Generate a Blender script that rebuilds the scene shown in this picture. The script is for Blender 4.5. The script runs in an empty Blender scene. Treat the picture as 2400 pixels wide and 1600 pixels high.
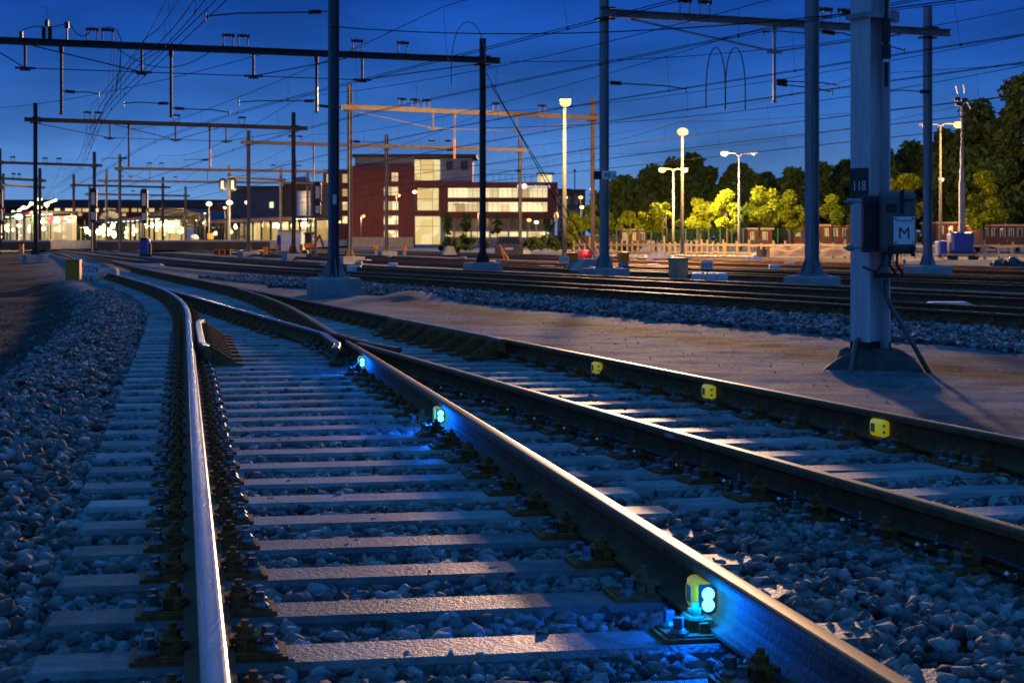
import bpy, math, random
import numpy as np
from mathutils import Vector, Matrix
sc = bpy.context.scene
COL = sc.collection
random.seed(7)
RNG = np.random.default_rng(11)
# ------------------------------------------------------------------ camera, sky, sun, exposure
F, CX, HY, HC = 4188.0, 1200.0, 560.0, 0.985          # focal length in photo pixels, horizon row, eye height above the rails
cam_d = bpy.data.cameras.new('camera')
cam_d.sensor_width = 36.0
cam_d.lens = F / 2400 * 36
cam_d.shift_y = -240 / 2400
cam_d.clip_start = 0.05
cam_d.clip_end = 6000
cam_d.dof.use_dof = True
cam_d.dof.focus_distance = 9.0
cam_d.dof.aperture_fstop = 10.0
cam = bpy.data.objects.new('camera', cam_d)
COL.objects.link(cam)
cam.location = (0, 0, HC)
cam.rotation_euler = (math.radians(90), 0, 0)
sc.camera = cam

SUN_EL, SUN_AZ = math.radians(4.9), math.atan(0.075)   # low light from the yard ahead
world = bpy.data.worlds.new('World')
sc.world = world
world.use_nodes = True
nt = world.node_tree
nt.nodes.clear()
out = nt.nodes.new('ShaderNodeOutputWorld')
bgA = nt.nodes.new('ShaderNodeBackground'); bgB = nt.nodes.new('ShaderNodeBackground')
addS = nt.nodes.new('ShaderNodeAddShader')
skyt = nt.nodes.new('ShaderNodeTexSky')
skyt.sky_type = 'NISHITA'; skyt.sun_disc = False
skyt.sun_elevation = math.radians(-3.5); skyt.sun_rotation = math.radians(180)
nt.links.new(skyt.outputs[0], bgA.inputs[0]); bgA.inputs[1].default_value = 0.05
tc = nt.nodes.new('ShaderNodeTexCoord')
sep = nt.nodes.new('ShaderNodeSeparateXYZ')
nt.links.new(tc.outputs['Generated'], sep.inputs[0])
ramp = nt.nodes.new('ShaderNodeValToRGB')
stops = [(0.0, (.17, .37, .74)), (.03, (.125, .31, .70)), (.065, (.048, .185, .60)), (.10, (.018, .118, .53)),
         (.135, (.008, .078, .46)), (.25, (.006, .105, .42)), (.5, (.022, .185, .62)), (1.0, (.040, .23, .66))]
el = ramp.color_ramp.elements
el[0].position, el[0].color = stops[0][0], stops[0][1] + (1,)
el[1].position, el[1].color = stops[-1][0], stops[-1][1] + (1,)
for p, c in stops[1:-1]:
    e = el.new(p); e.color = c + (1,)
nt.links.new(sep.outputs['Z'], ramp.inputs[0])
mp = nt.nodes.new('ShaderNodeMapping'); mp.inputs['Scale'].default_value = (3.2, 3.2, 11)
nz = nt.nodes.new('ShaderNodeTexNoise'); nz.inputs['Scale'].default_value = 2.1; nz.inputs['Detail'].default_value = 7; nz.inputs['Roughness'].default_value = .55
nt.links.new(tc.outputs['Generated'], mp.inputs[0]); nt.links.new(mp.outputs[0], nz.inputs[0])
mr = nt.nodes.new('ShaderNodeMapRange')
mr.inputs[1].default_value = .35; mr.inputs[2].default_value = .7; mr.inputs[3].default_value = .66; mr.inputs[4].default_value = 1.12
nt.links.new(nz.outputs[0], mr.inputs[0])
vm = nt.nodes.new('ShaderNodeVectorMath'); vm.operation = 'SCALE'
nt.links.new(ramp.outputs[0], vm.inputs[0]); nt.links.new(mr.outputs[0], vm.inputs['Scale'])
nt.links.new(vm.outputs[0], bgB.inputs[0]); bgB.inputs[1].default_value = 0.92
nt.links.new(bgA.outputs[0], addS.inputs[0]); nt.links.new(bgB.outputs[0], addS.inputs[1])
nt.links.new(addS.outputs[0], out.inputs[0])

sun_d = bpy.data.lights.new('sun', 'SUN')
sun_d.energy = 2.2; sun_d.color = (1.0, .58, .34); sun_d.angle = math.radians(1.3)
sun = bpy.data.objects.new('sun', sun_d); COL.objects.link(sun)
_d = Vector((math.sin(SUN_AZ) * math.cos(SUN_EL), math.cos(SUN_AZ) * math.cos(SUN_EL), math.sin(SUN_EL)))
sun.rotation_euler = _d.to_track_quat('Z', 'Y').to_euler()
sc.view_settings.view_transform = 'Standard'
sc.view_settings.look = 'None'
sc.view_settings.exposure = 0.0
sc.view_settings.gamma = 1.0
sc.cycles.max_bounces = 6
sc.cycles.diffuse_bounces = 3
sc.cycles.sample_clamp_indirect = 6.0
sc.cycles.use_light_tree = True

# ------------------------------------------------------------------ helpers
def at(px, py, Y): return Vector(((px - CX) / F * Y, Y, HC - (py - HY) / F * Y))
def xs(px, Y): return (px - CX) / F * Y
def zs(py, Y): return HC - (py - HY) / F * Y

def tag(o, label=None, cat=None, group=None, kind=None):
    if label: o['label'] = label
    if cat: o['category'] = cat
    if group: o['group'] = group
    if kind: o['kind'] = kind
    return o

def empty(name, loc, label, cat, group=None, rz=0.0):
    o = bpy.data.objects.new(name, None)
    o.empty_display_size = .2
    COL.objects.link(o); o.location = loc; o.rotation_euler = (0, 0, rz)
    return tag(o, label, cat, group)

def inst(name, mesh, parent=None, loc=(0, 0, 0), rot=(0, 0, 0), scale=None):
    o = bpy.data.objects.new(name, mesh); COL.objects.link(o)
    o.parent = parent; o.location = loc; o.rotation_euler = rot
    if scale: o.scale = scale
    return o

class MB:
    def __init__(s): s.v = []; s.f = []; s.m = []; s.cur = 0
    def add(s, vs, fs, M=None):
        b = len(s.v)
        s.v += [tuple(M @ Vector(p)) if M is not None else tuple(p) for p in vs]
        for f in fs: s.f.append(tuple(i + b for i in f)); s.m.append(s.cur)
        return s
    def box(s, c, d, rz=0.0, M=None):
        x, y, z = d[0] / 2, d[1] / 2, d[2] / 2
        vs = [(-x, -y, -z), (x, -y, -z), (x, y, -z), (-x, y, -z), (-x, -y, z), (x, -y, z), (x, y, z), (-x, y, z)]
        L = Matrix.Translation(c) @ Matrix.Rotation(rz, 4, 'Z')
        if M is not None: L = M @ L
        return s.add(vs, [(3, 2, 1, 0), (4, 5, 6, 7), (0, 1, 5, 4), (1, 2, 6, 5), (2, 3, 7, 6), (3, 0, 4, 7)], L)
    def bar(s, a, b, w, h=None, up=(0, 0, 1)):
        a, b = Vector(a), Vector(b); d = b - a; L = d.length; d.normalize()
        u = Vector(up); sx = d.cross(u)
        if sx.length < 1e-4: sx = d.cross(Vector((0, 1, 0)))
        sx.normalize(); uz = sx.cross(d)
        M = Matrix((sx, d, uz)).transposed().to_4x4(); M.translation = (a + b) / 2
        return s.box((0, 0, 0), (w, L, h or w), 0, M)
    def tube(s, pts, r, n=6):
        pts = [Vector(p) for p in pts]; k = len(pts)
        rr = r if isinstance(r, (list, tuple)) else [r] * k
        vs = []; prev = None
        for i, p in enumerate(pts):
            t = (pts[min(i + 1, k - 1)] - pts[max(i - 1, 0)]).normalized()
            if prev is None:
                x = t.cross(Vector((0, 0, 1)))
                if x.length < 1e-3: x = t.cross(Vector((1, 0, 0)))
            else: x = prev - t * prev.dot(t)
            x.normalize(); prev = x; y = t.cross(x)
            for j in range(n):
                a = 2 * math.pi * j / n
                vs.append(p + (x * math.cos(a) + y * math.sin(a)) * rr[i])
        fs = [(i * n + j, i * n + (j + 1) % n, (i + 1) * n + (j + 1) % n, (i + 1) * n + j) for i in range(k - 1) for j in range(n)]
        fs += [tuple(range(n - 1, -1, -1)), tuple((k - 1) * n + j for j in range(n))]
        return s.add(vs, fs)
    def cyl(s, c, r, h, n=12, r2=None, M=None):
        r2 = r if r2 is None else r2
        vs = [(c[0] + r * math.cos(2 * math.pi * j / n), c[1] + r * math.sin(2 * math.pi * j / n), c[2]) for j in range(n)]
        vs += [(c[0] + r2 * math.cos(2 * math.pi * j / n), c[1] + r2 * math.sin(2 * math.pi * j / n), c[2] + h) for j in range(n)]
        fs = [(j, (j + 1) % n, n + (j + 1) % n, n + j) for j in range(n)] + [tuple(range(n - 1, -1, -1)), tuple(range(n, 2 * n))]
        return s.add(vs, fs, M)
    def sphere(s, c, r, n=10, sz=1.0):
        vs = []; m = n // 2
        for i in range(1, m):
            a = math.pi * i / m
            for j in range(n):
                b = 2 * math.pi * j / n
                vs.append((c[0] + r * math.sin(a) * math.cos(b), c[1] + r * math.sin(a) * math.sin(b), c[2] + r * sz * math.cos(a)))
        fs = [(i * n + j, (i + 1) * n + j, (i + 1) * n + (j + 1) % n, i * n + (j + 1) % n) for i in range(m - 2) for j in range(n)]
        t = len(vs); vs += [(c[0], c[1], c[2] + r * sz), (c[0], c[1], c[2] - r * sz)]
        fs += [(t, j, (j + 1) % n) for j in range(n)] + [(t + 1, (m - 2) * n + (j + 1) % n, (m - 2) * n + j) for j in range(n)]
        return s.add(vs, fs)
    def prism(s, poly, d, M=None):                      # poly in local x,z; extruded along y by d (centred)
        n = len(poly)
        vs = [(p[0], -d / 2, p[1]) for p in poly] + [(p[0], d / 2, p[1]) for p in poly]
        fs = [tuple(range(n)), tuple(range(2 * n - 1, n - 1, -1))] + [(j, n + j, n + (j + 1) % n, (j + 1) % n) for j in range(n)]
        return s.add(vs, fs, M)
    def mesh(s, name, mats, smooth=False):
        me = bpy.data.meshes.new(name); me.from_pydata(s.v, [], s.f)
        for m in (mats if isinstance(mats, (list, tuple)) else [mats]): me.materials.append(m)
        if any(s.m): me.polygons.foreach_set('material_index', s.m)
        if smooth: me.polygons.foreach_set('use_smooth', [True] * len(s.f))
        me.update(); return me
    def build(s, name, mats, parent=None, loc=(0, 0, 0), rz=0.0, smooth=False):
        return inst(name, s.mesh(name, mats, smooth), parent, loc, (0, 0, rz))

def rel(root, p):                                       # world point to the frame of an unrotated thing
    return Vector(p) - root.location

# ------------------------------------------------------------------ materials
def mat(name, col, rough=.6, metal=0.0, var=0.25, vscale=3.0, bump=0.0, bscale=40.0, spec=.5, col2=None, stretch=None, coat=0.0, island=0.0):
    m = bpy.data.materials.new(name); m.use_nodes = True
    t = m.node_tree; b = t.nodes['Principled BSDF']
    b.inputs['Roughness'].default_value = rough; b.inputs['Metallic'].default_value = metal
    b.inputs['Specular IOR Level'].default_value = spec
    if coat: b.inputs['Coat Weight'].default_value = coat
    g = t.nodes.new('ShaderNodeNewGeometry')
    src = g.outputs['Position']
    if stretch:
        k = t.nodes.new('ShaderNodeMapping'); k.inputs['Scale'].default_value = stretch
        t.links.new(src, k.inputs[0]); src = k.outputs[0]
    n = t.nodes.new('ShaderNodeTexNoise'); n.inputs['Scale'].default_value = vscale; n.inputs['Detail'].default_value = 6; n.inputs['Roughness'].default_value = .65
    t.links.new(src, n.inputs[0])
    r = t.nodes.new('ShaderNodeValToRGB'); r.color_ramp.elements[0].position = .3; r.color_ramp.elements[1].position = .72
    c2 = col2 or tuple(min(1, c * (1 + var)) for c in col)
    r.color_ramp.elements[0].color = tuple(c * (1 - var) for c in col) + (1,)
    r.color_ramp.elements[1].color = tuple(c2) + (1,)
    t.links.new(n.outputs[0], r.inputs[0])
    col_out = r.outputs[0]
    if island:
        hv = t.nodes.new('ShaderNodeMapRange'); hv.inputs[3].default_value = 1 - island; hv.inputs[4].default_value = 1 + island
        t.links.new(g.outputs['Random Per Island'], hv.inputs[0])
        vmm = t.nodes.new('ShaderNodeVectorMath'); vmm.operation = 'SCALE'
        t.links.new(col_out, vmm.inputs[0]); t.links.new(hv.outputs[0], vmm.inputs['Scale']); col_out = vmm.outputs[0]
    t.links.new(col_out, b.inputs['Base Color'])
    if name.endswith('sleeper_concrete'):
        oi = t.nodes.new('ShaderNodeObjectInfo'); hv = t.nodes.new('ShaderNodeMapRange'); hv.inputs[3].default_value = .72; hv.inputs[4].default_value = 1.22
        t.links.new(oi.outputs['Random'], hv.inputs[0]); v2 = t.nodes.new('ShaderNodeVectorMath'); v2.operation = 'SCALE'
        t.links.new(col_out, v2.inputs[0]); t.links.new(hv.outputs[0], v2.inputs['Scale'])
        n3 = t.nodes.new('ShaderNodeTexNoise'); n3.inputs['Scale'].default_value = 1.4; n3.inputs['Detail'].default_value = 8; n3.inputs['Roughness'].default_value = .75; t.links.new(g.outputs['Position'], n3.inputs[0])
        r3 = t.nodes.new('ShaderNodeMapRange'); r3.inputs[1].default_value = .40; r3.inputs[2].default_value = .58; r3.inputs[3].default_value = .55; r3.inputs[4].default_value = 1.08; t.links.new(n3.outputs[0], r3.inputs[0])
        v3 = t.nodes.new('ShaderNodeVectorMath'); v3.operation = 'SCALE'; t.links.new(v2.outputs[0], v3.inputs[0]); t.links.new(r3.outputs[0], v3.inputs['Scale'])
        t.links.new(v3.outputs[0], b.inputs['Base Color'])
    rr = t.nodes.new('ShaderNodeMapRange'); rr.inputs[3].default_value = max(.03, rough - .12); rr.inputs[4].default_value = min(1, rough + .12)
    t.links.new(n.outputs[0], rr.inputs[0]); t.links.new(rr.outputs[0], b.inputs['Roughness'])
    if bump:
        n2 = t.nodes.new('ShaderNodeTexNoise'); n2.inputs['Scale'].default_value = bscale; n2.inputs['Detail'].default_value = 5
        t.links.new(src, n2.inputs[0])
        bp = t.nodes.new('ShaderNodeBump'); bp.inputs['Strength'].default_value = bump; bp.inputs['Distance'].default_value = .02
        t.links.new(n2.outputs[0], bp.inputs['Height']); t.links.new(bp.outputs[0], b.inputs['Normal'])
    return m

def emit(name, col, strength, base=(.02, .02, .02)):
    m = bpy.data.materials.new(name); m.use_nodes = True
    b = m.node_tree.nodes['Principled BSDF']
    b.inputs['Base Color'].default_value = base + (1,)
    b.inputs['Emission Color'].default_value = col + (1,); b.inputs['Emission Strength'].default_value = strength
    return m

def window_mat(name, cols, strength, sx, sz):           # lit rooms behind glass: panes and blinds differ in brightness
    m = bpy.data.materials.new(name); m.use_nodes = True
    t = m.node_tree; b = t.nodes['Principled BSDF']
    b.inputs['Base Color'].default_value = (.05, .05, .05, 1); b.inputs['Roughness'].default_value = .1
    g = t.nodes.new('ShaderNodeNewGeometry')
    k = t.nodes.new('ShaderNodeMapping'); k.inputs['Scale'].default_value = (sx, .001, sz); t.links.new(g.outputs['Position'], k.inputs[0])
    v = t.nodes.new('ShaderNodeTexVoronoi'); v.distance = 'CHEBYCHEV'; v.inputs['Scale'].default_value = 1.0; v.inputs['Randomness'].default_value = .55
    t.links.new(k.outputs[0], v.inputs[0])
    r = t.nodes.new('ShaderNodeValToRGB')
    r.color_ramp.elements[0].color = cols[0] + (1,); r.color_ramp.elements[1].color = cols[1] + (1,)
    s2 = t.nodes.new('ShaderNodeSeparateColor'); t.links.new(v.outputs['Color'], s2.inputs[0]); t.links.new(s2.outputs[0], r.inputs[0])
    t.links.new(r.outputs[0], b.inputs['Emission Color']); b.inputs['Emission Strength'].default_value = strength
    return m

M_sleeper = mat('sleeper_concrete', (.33, .315, .305), .55, 0, .45, 5.0, .3, 70, .5, (.47, .45, .44))
M_sleeperD = mat('dimmed_sleeper_concrete', (.17, .155, .15), .55, 0, .55, 6.0, .4, 70, .5, (.27, .25, .24))  # same concrete with the dimmer foreground light put into its colour
M_stone = mat('ballast_stone', (.19, .195, .20), .8, 0, .6, 11.0, .6, 110, .3, (.36, .36, .355), island=.75)
M_stone2 = mat('ballast_stone_warm', (.22, .17, .145), .8, 0, .45, 14.0, .5, 120, .3, (.34, .26, .22), island=.6)
M_rust = mat('rail_rust', (.16, .060, .018), .7, 0, .45, 9.0, .2, 60, .22, (.27, .105, .034))
M_head = mat('polished_rail_head', (.58, .57, .56), .24, 1.0, .22, 16.0, 0, 9, .5, (.74, .73, .72), stretch=(9, .12, 9))
M_shoulder = mat('dull_rail_shoulder', (.26, .245, .24), .34, 1.0, .35, 16.0, 0, 9, .5, (.42, .40, .39), stretch=(9, .5, 9))
M_headB = mat('worn_rail_head', (.115, .062, .022), .48, 1.0, .45, 9.0, 0, 9, .5, (.22, .14, .062), stretch=(10, 1.2, 10))
M_fast = mat('rusty_fastening', (.27, .082, .018), .6, 0, .5, 25.0, .25, 90, .25, (.46, .16, .04))
M_screw = mat('worn_screw_steel', (.16, .15, .145), .42, .6, .5, 30.0, .1, 90, .5, (.30, .29, .28))
M_galv = mat('painted_mast_steel', (.25, .255, .27), .5, .1, .3, 2.2, .05, 40, .5, (.37, .375, .385), stretch=(4, 4, .5))
M_ganD = mat('shaded_gantry_steel', (.055, .043, .040), .7, 0, .3, 2.5, .05, 30, .25, (.085, .065, .058))  # steel darkened in colour where the yard lamps do not reach
M_gan = mat('weathered_lit_gantry_steel', (.20, .155, .135), .6, .1, .3, 2.5, .05, 30, .4, (.28, .22, .19))  # weathered brown, with lamplight on the gantries put in as a warmer, lighter colour
M_dark = mat('dark_steel', (.03, .03, .034), .5, .3, .3, 8, 0, 40, .5)
M_black = mat('black_paint', (.012, .012, .013), .5, 0, .3, 8, 0, 40, .5)
M_conc = mat('foundation_concrete', (.38, .37, .35), .8, 0, .3, 2.5, .3, 30, .3, (.48, .46, .43))
M_yellow = mat('yellow_cabinet_paint', (.95, .24, .0), .45, 0, .12, 3.0, .03, 30, .5)
M_white = mat('white_paint', (.72, .71, .69), .5, 0, .1, 4, 0, 30, .5)
M_wood = mat('fence_timber', (.42, .32, .21), .75, 0, .3, 3, .15, 30, .3)
M_wire = mat('wire_copper', (.018, .018, .020), .8, 0, .3, 1, 0, 10, .1)
M_insul = mat('brown_insulator', (.016, .012, .012), .3, 0, .2, 8, 0, 10, .5)
M_brick = mat('red_brick', (.15, .048, .034), .85, 0, .2, .5, .0, 30, .3, (.19, .062, .042))
M_brickO = mat('orange_brick', (.30, .13, .06), .85, 0, .2, .5, .0, 30, .3)
M_greywall = mat('grey_cladding', (.20, .22, .27), .5, 0, .12, .3, 0, 30, .4)
M_lpost = mat('lamp_post_paint', (.11, .11, .11), .5, 0, .15, 2, 0, 20, .4)
M_bark = mat('bark', (.06, .045, .035), .9, 0, .3, 4, .3, 20, .2)
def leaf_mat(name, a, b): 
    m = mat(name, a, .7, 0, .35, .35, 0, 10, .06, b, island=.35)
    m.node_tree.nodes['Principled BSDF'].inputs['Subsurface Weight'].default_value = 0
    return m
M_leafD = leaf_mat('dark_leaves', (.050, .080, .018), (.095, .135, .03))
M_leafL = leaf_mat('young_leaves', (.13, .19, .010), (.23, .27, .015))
M_bluep = mat('blue_trailer_paint', (.02, .05, .32), .4, 0, .1, 4, 0, 10, .5)
M_red = mat('red_train_paint', (.35, .02, .02), .35, 0, .1, 4, 0, 10, .5)
M_dgrey = mat('dark_grey_enamel', (.14, .105, .085), .42, 0, .12, 6, .05, 60, .5)
M_glassd = mat('dark_glass', (.02, .025, .035), .08, 0, .1, 1, 0, 10, .6)
M_tarp = mat('pale_tarpaulin', (.50, .50, .54), .6, 0, .2, 3, .3, 6, .4)
M_rubbish = mat('dark_sacks', (.015, .015, .02), .35, 0, .4, 6, .4, 14, .5)
M_green = mat('green_post_paint', (.02, .055, .03), .5, 0, .2, 4, 0, 10, .4)
M_roofd = mat('dark_roofing', (.035, .038, .05), .6, 0, .2, 1, 0, 10, .4)
M_plat = mat('platform_paving', (.36, .32, .27), .8, 0, .2, .8, .1, 10, .3)
E_sod = emit('sodium_lamp_glow', (1.0, .46, .11), 2.7)
E_cool = emit('cool_lamp_glow', (1.0, .93, .75), 3.5)
E_warm = emit('warm_lamp_glow', (1.0, .80, .42), 4.5)
E_tube = emit('canopy_strip_glow', (1.0, .86, .52), 6)
E_stn = emit('station_lamp_glow', (1.0, .80, .40), 3.4)
E_red = emit('red_signal_glow', (1.0, .035, .04), 4.5)
E_blue = emit('blue_warning_glow', (.10, .72, 1.0), 4.5)
E_hall = window_mat('glowing_station_wall', ((.30, .15, .03), (1.0, .70, .24)), .75, .55, .22)  # emission stands for lamplight on the station walls; lit glazing uses it too
E_win = window_mat('lit_office_window', ((.30, .18, .05), (1.0, .85, .45)), 1.35, .42, .30)
E_winS = window_mat('lit_stair_window', ((.80, .52, .15), (1.0, .80, .36)), .9, .35, .3)
E_house = window_mat('lit_house_front', ((.45, .20, .02), (.9, .52, .10)), .7, .8, .6)
E_sign = emit('white_sign_glow', (.92, .92, 1.0), 1.3)

def lampobj(parent, loc, power, col, radius=.1, name='lamp_light', spot=None):
    d = bpy.data.lights.new(name, 'SPOT' if spot else 'POINT'); d.energy = power; d.color = col; d.shadow_soft_size = radius
    if spot: d.spot_size = spot; d.spot_blend = .6
    o = bpy.data.objects.new(name, d); COL.objects.link(o); o.parent = parent; o.location = loc
    return o

def text(parent, s, loc, rot, size, m, name='lettering', ext=.002, align='CENTER'):
    c = bpy.data.curves.new(name, 'FONT'); c.body = s; c.size = size; c.align_x = align; c.align_y = 'CENTER'; c.extrude = ext
    t = bpy.data.objects.new(name, c); COL.objects.link(t)
    bpy.context.view_layer.update()
    me = bpy.data.meshes.new_from_object(t.evaluated_get(bpy.context.evaluated_depsgraph_get()))
    bpy.data.objects.remove(t); bpy.data.curves.remove(c)
    me.materials.clear(); me.materials.append(m)
    return inst(name, me, parent, loc, rot)
# ------------------------------------------------------------------ track geometry (rail tops at z = 0)
TH1, TH2 = math.atan(.1845), math.atan(.293)
def integ(y0, x0, knots, lo=0, hi=300):
    ys = np.arange(lo, hi + 1.0)
    sl = np.interp(ys, [k[0] for k in knots], [k[1] for k in knots])
    x = -np.concatenate([[0], np.cumsum((sl[1:] + sl[:-1]) / 2)])
    x = x - np.interp(y0, ys, x) + x0
    return ys, x
_my, _mx = integ(0, 3.54, [(0, .293), (55, .293), (70, .265), (100, .265), (115, .285), (300, .29)])
_ty, _tx = integ(23.3, 6.68, [(0, .425), (55, .425), (75, .35), (95, .30), (300, .29)])
def xC(Y): return float(np.interp(Y, _my, _mx))
def xD(Y): return xC(Y) + 1.568
def xT(Y, off=0.0): return float(np.interp(Y, _ty, _tx)) + off
_yi = (.074 - 3.54) / (.1845 - .293)
_T = 8.88; _R = _T / math.tan((TH2 - TH1) / 2)
_P0 = (.074 - .1845 * (_yi - _T * math.cos(TH1)), _yi - _T * math.cos(TH1))
def pathA(off=0.0, y0=1.5, y1=None, far=300):
    """left rail of the diverging track; off shifts it to the right (perpendicular)"""
    pts = []
    def sh(x, y, th): return (x + off * math.cos(th), y + off * math.sin(th))
    for y in np.linspace(y0, _P0[1], 12): pts.append(sh(.074 - .1845 * y, y, TH1))
    for k in range(1, 25):
        th = TH1 + (TH2 - TH1) * k / 24
        pts.append(sh(_P0[0] + _R * (math.cos(th) - math.cos(TH1)), _P0[1] + _R * (math.sin(th) - math.sin(TH1)), th))
    ye = pts[-1][1]
    for y in np.arange(ye + 1.5, far, 3.0): pts.append((xC(y) + off * 1.042, y))
    return pts
_pa = np.array(pathA()); _pb = np.array(pathA(1.505))
def xA(Y): return float(np.interp(Y, _pa[:, 1], _pa[:, 0]))
def xB(Y): return float(np.interp(Y, _pb[:, 1], _pb[:, 0]))

RP = [(0, 0), (.011, -.0004), (.020, -.0014), (.0275, -.004), (.0325, -.008), (.036, -.016), (.0355, -.036), (.012, -.050), (.0085, -.070), (.0085, -.108), (.013, -.124), (.045, -.143), (.068, -.148), (.068, -.159)]
PROFILE = [(x, z) for x, z in RP] + [(-x, z) for x, z in reversed(RP[1:])]
HEADSEG = {0, 1, len(PROFILE) - 1, len(PROFILE) - 2}; SHOULDER = {2, 3, len(PROFILE) - 3, len(PROFILE) - 4}
def sweep(mb, pts, dz=0.0, widths=None, prof=PROFILE):
    pts = [Vector((p[0], p[1])) for p in pts]; n = len(prof); b = []
    for i, p in enumerate(pts):
        t = (pts[min(i + 1, len(pts) - 1)] - pts[max(i - 1, 0)]).normalized(); nx = Vector((t.y, -t.x))
        w = widths[i] if widths else 1.0
        for x, z in prof: b.append((p.x + nx.x * x * w, p.y + nx.y * x * w, z + dz))
    for j in range(n):
        mb.cur = 0 if j in HEADSEG else (2 if j in SHOULDER else 1)
        fs = [(i * n + j, (i + 1) * n + j, (i + 1) * n + (j + 1) % n, i * n + (j + 1) % n) for i in range(len(pts) - 1)]
        base = len(mb.v)
        if j == 0: mb.v += b; base0 = base
        for f in fs: mb.f.append(tuple(q + base0 for q in f)); mb.m.append(mb.cur)
    mb.cur = 1
    mb.f.append(tuple(base0 + q for q in range(n))); mb.m.append(1)
    mb.f.append(tuple(base0 + (len(pts) - 1) * n + q for q in reversed(range(n)))); mb.m.append(1)

def rail(name, pts, label, head=M_head, dz=0.0, widths=None, group=None, cat='rail'):
    mb = MB(); sweep(mb, pts, dz, widths)
    o = mb.build(name, [head, M_rust, M_shoulder if head is M_head else head])
    return tag(o, label, cat, group)

def line(fn, y0, y1, step=2.0):
    n = max(2, int((y1 - y0) / step) + 1)
    return [(fn(y), y) for y in np.linspace(y0, y1, n)]

rail('running_rail', pathA(), 'bright polished rail running up the left and bending away to the left', M_head, 0.0)
bp = [(1.604 - .1845 * y, y) for y in np.linspace(2.2, 17.5, 16)]
rail('running_rail', bp, 'rail with three blue lights on its side, running diagonally to the crossing nose', M_headB, -.001, [1.0] * 14 + [.8, .35])
cp = [(3.54 - .293 * y, y) for y in np.linspace(4.6, 17.1, 14)]
railC = rail('running_rail', cp, 'rail with chalk writing on its side between the blue-lit rail and the yellow-box rail', M_headB, -.003)
rail('running_rail', line(xD, 6.5, 299, 4), 'rail with three yellow boxes on its web, beside the sandy path', M_headB, 0.0)
w1 = [(xC(y), y) for y in np.linspace(18.9, 36.4, 12)][::-1]
w1 = [(-(0) + x, y) for x, y in w1] + [(1.604 - .1845 * y - .118 - fl, y) for y, fl in ((18.0, 0), (17.2, 0), (16.8, .03), (16.3, .09))]
rail('wing_rail', w1, 'left wing rail with a cut end beside the crossing nose', M_head, -.002)
w2 = [(xB(y), y) for y in np.linspace(18.9, 36.0, 16)][::-1] + [(3.54 - .293 * y + .118 + fl, y) for y, fl in ((18.0, 0), (17.3, 0), (16.8, .03), (16.3, .08))]
rail('wing_rail', w2, 'right wing rail curving in behind the crossing nose', M_headB, -.004)
TR = [(0, 'first'), (4.67, 'second'), (10.6, 'third'), (15.3, 'fourth'), (22.5, 'fifth'), (27.2, 'sixth')]
for off, word in TR:
    y0 = 14 if off == 0 else 20 + off * .9
    for k, side in ((0, 'near'), (1.635, 'far')):
        rail('running_rail', line(lambda y: xT(y, off + k), y0, 298, 4),
             f'{side} rail of the {word} track beyond the sandy path', M_headB, -.0005 * k - (.004 if off else 0), group='rails of the yard tracks beyond the path')

# ------------------------------------------------------------------ sleepers with fastenings
def plate_mesh():
    mb = MB()
    mb.box((0, 0, .007), (.43, .185, .014)); mb.box((0, 0, .016), (.40, .165, .008))
    for s in (-1, 1): mb.box((s * .090, 0, .034), (.026, .12, .032))
    return mb
def clip_mesh(mb=None, s=1, dx=0.0):
    mb = mb or MB()
    x = dx
    mb.box((x - s * .018, 0, .048), (.052, .075, .016)); mb.box((x + s * .012, .030, .034), (.040, .022, .026)); mb.box((x + s * .012, -.030, .034), (.040, .022, .026))
    mb.tube([(x - s * .014, -.034, .052), (x + s * .024, -.04, .056), (x + s * .034, 0, .060), (x + s * .024, .04, .056), (x - s * .014, .034, .052)], .011, 6)
    mb.cyl((x, 0, .056), .029, .006, 12); mb.cyl((x, 0, .062), .0235, .022, 6); mb.cyl((x, 0, .084), .0120, .016, 8)
    return mb
def screw_mesh(mb=None, x=0.0, y=0.0):
    mb = mb or MB()
    mb.cyl((x, y, .018), .030, .010, 12); mb.cyl((x, y, .028), .027, .010, 12, .018); mb.box((x, y, .052), (.026, .026, .034), .25)
    return mb
ME_plate = plate_mesh().mesh('baseplate', M_fast)
ME_clipL = clip_mesh(None, -1).mesh('clip', M_fast); ME_clipR = clip_mesh(None, 1).mesh('clip', M_fast)
ME_screw = screw_mesh().mesh('coach_screw', M_screw)
_mb = plate_mesh()
for s in (-1, 1): clip_mesh(_mb, s, s * .100)
_mb.cur = 1
for s in (-1, 1):
    for t in (-1, 1): screw_mesh(_mb, s * .165, t * .052)
ME_fast = _mb.mesh('baseplate', [M_fast, M_screw])
_mb = MB(); _mb.box((0, 0, .012), (.40, .17, .024))
for s in (-1, 1): _mb.box((s * .10, 0, .05), (.06, .10, .06)); _mb.cyl((s * .10, 0, .08), .022, .04, 6); _mb.box((s * .165, 0, .05), (.03, .1, .05))
ME_fastlo = _mb.mesh('baseplate', M_fast)

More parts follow.
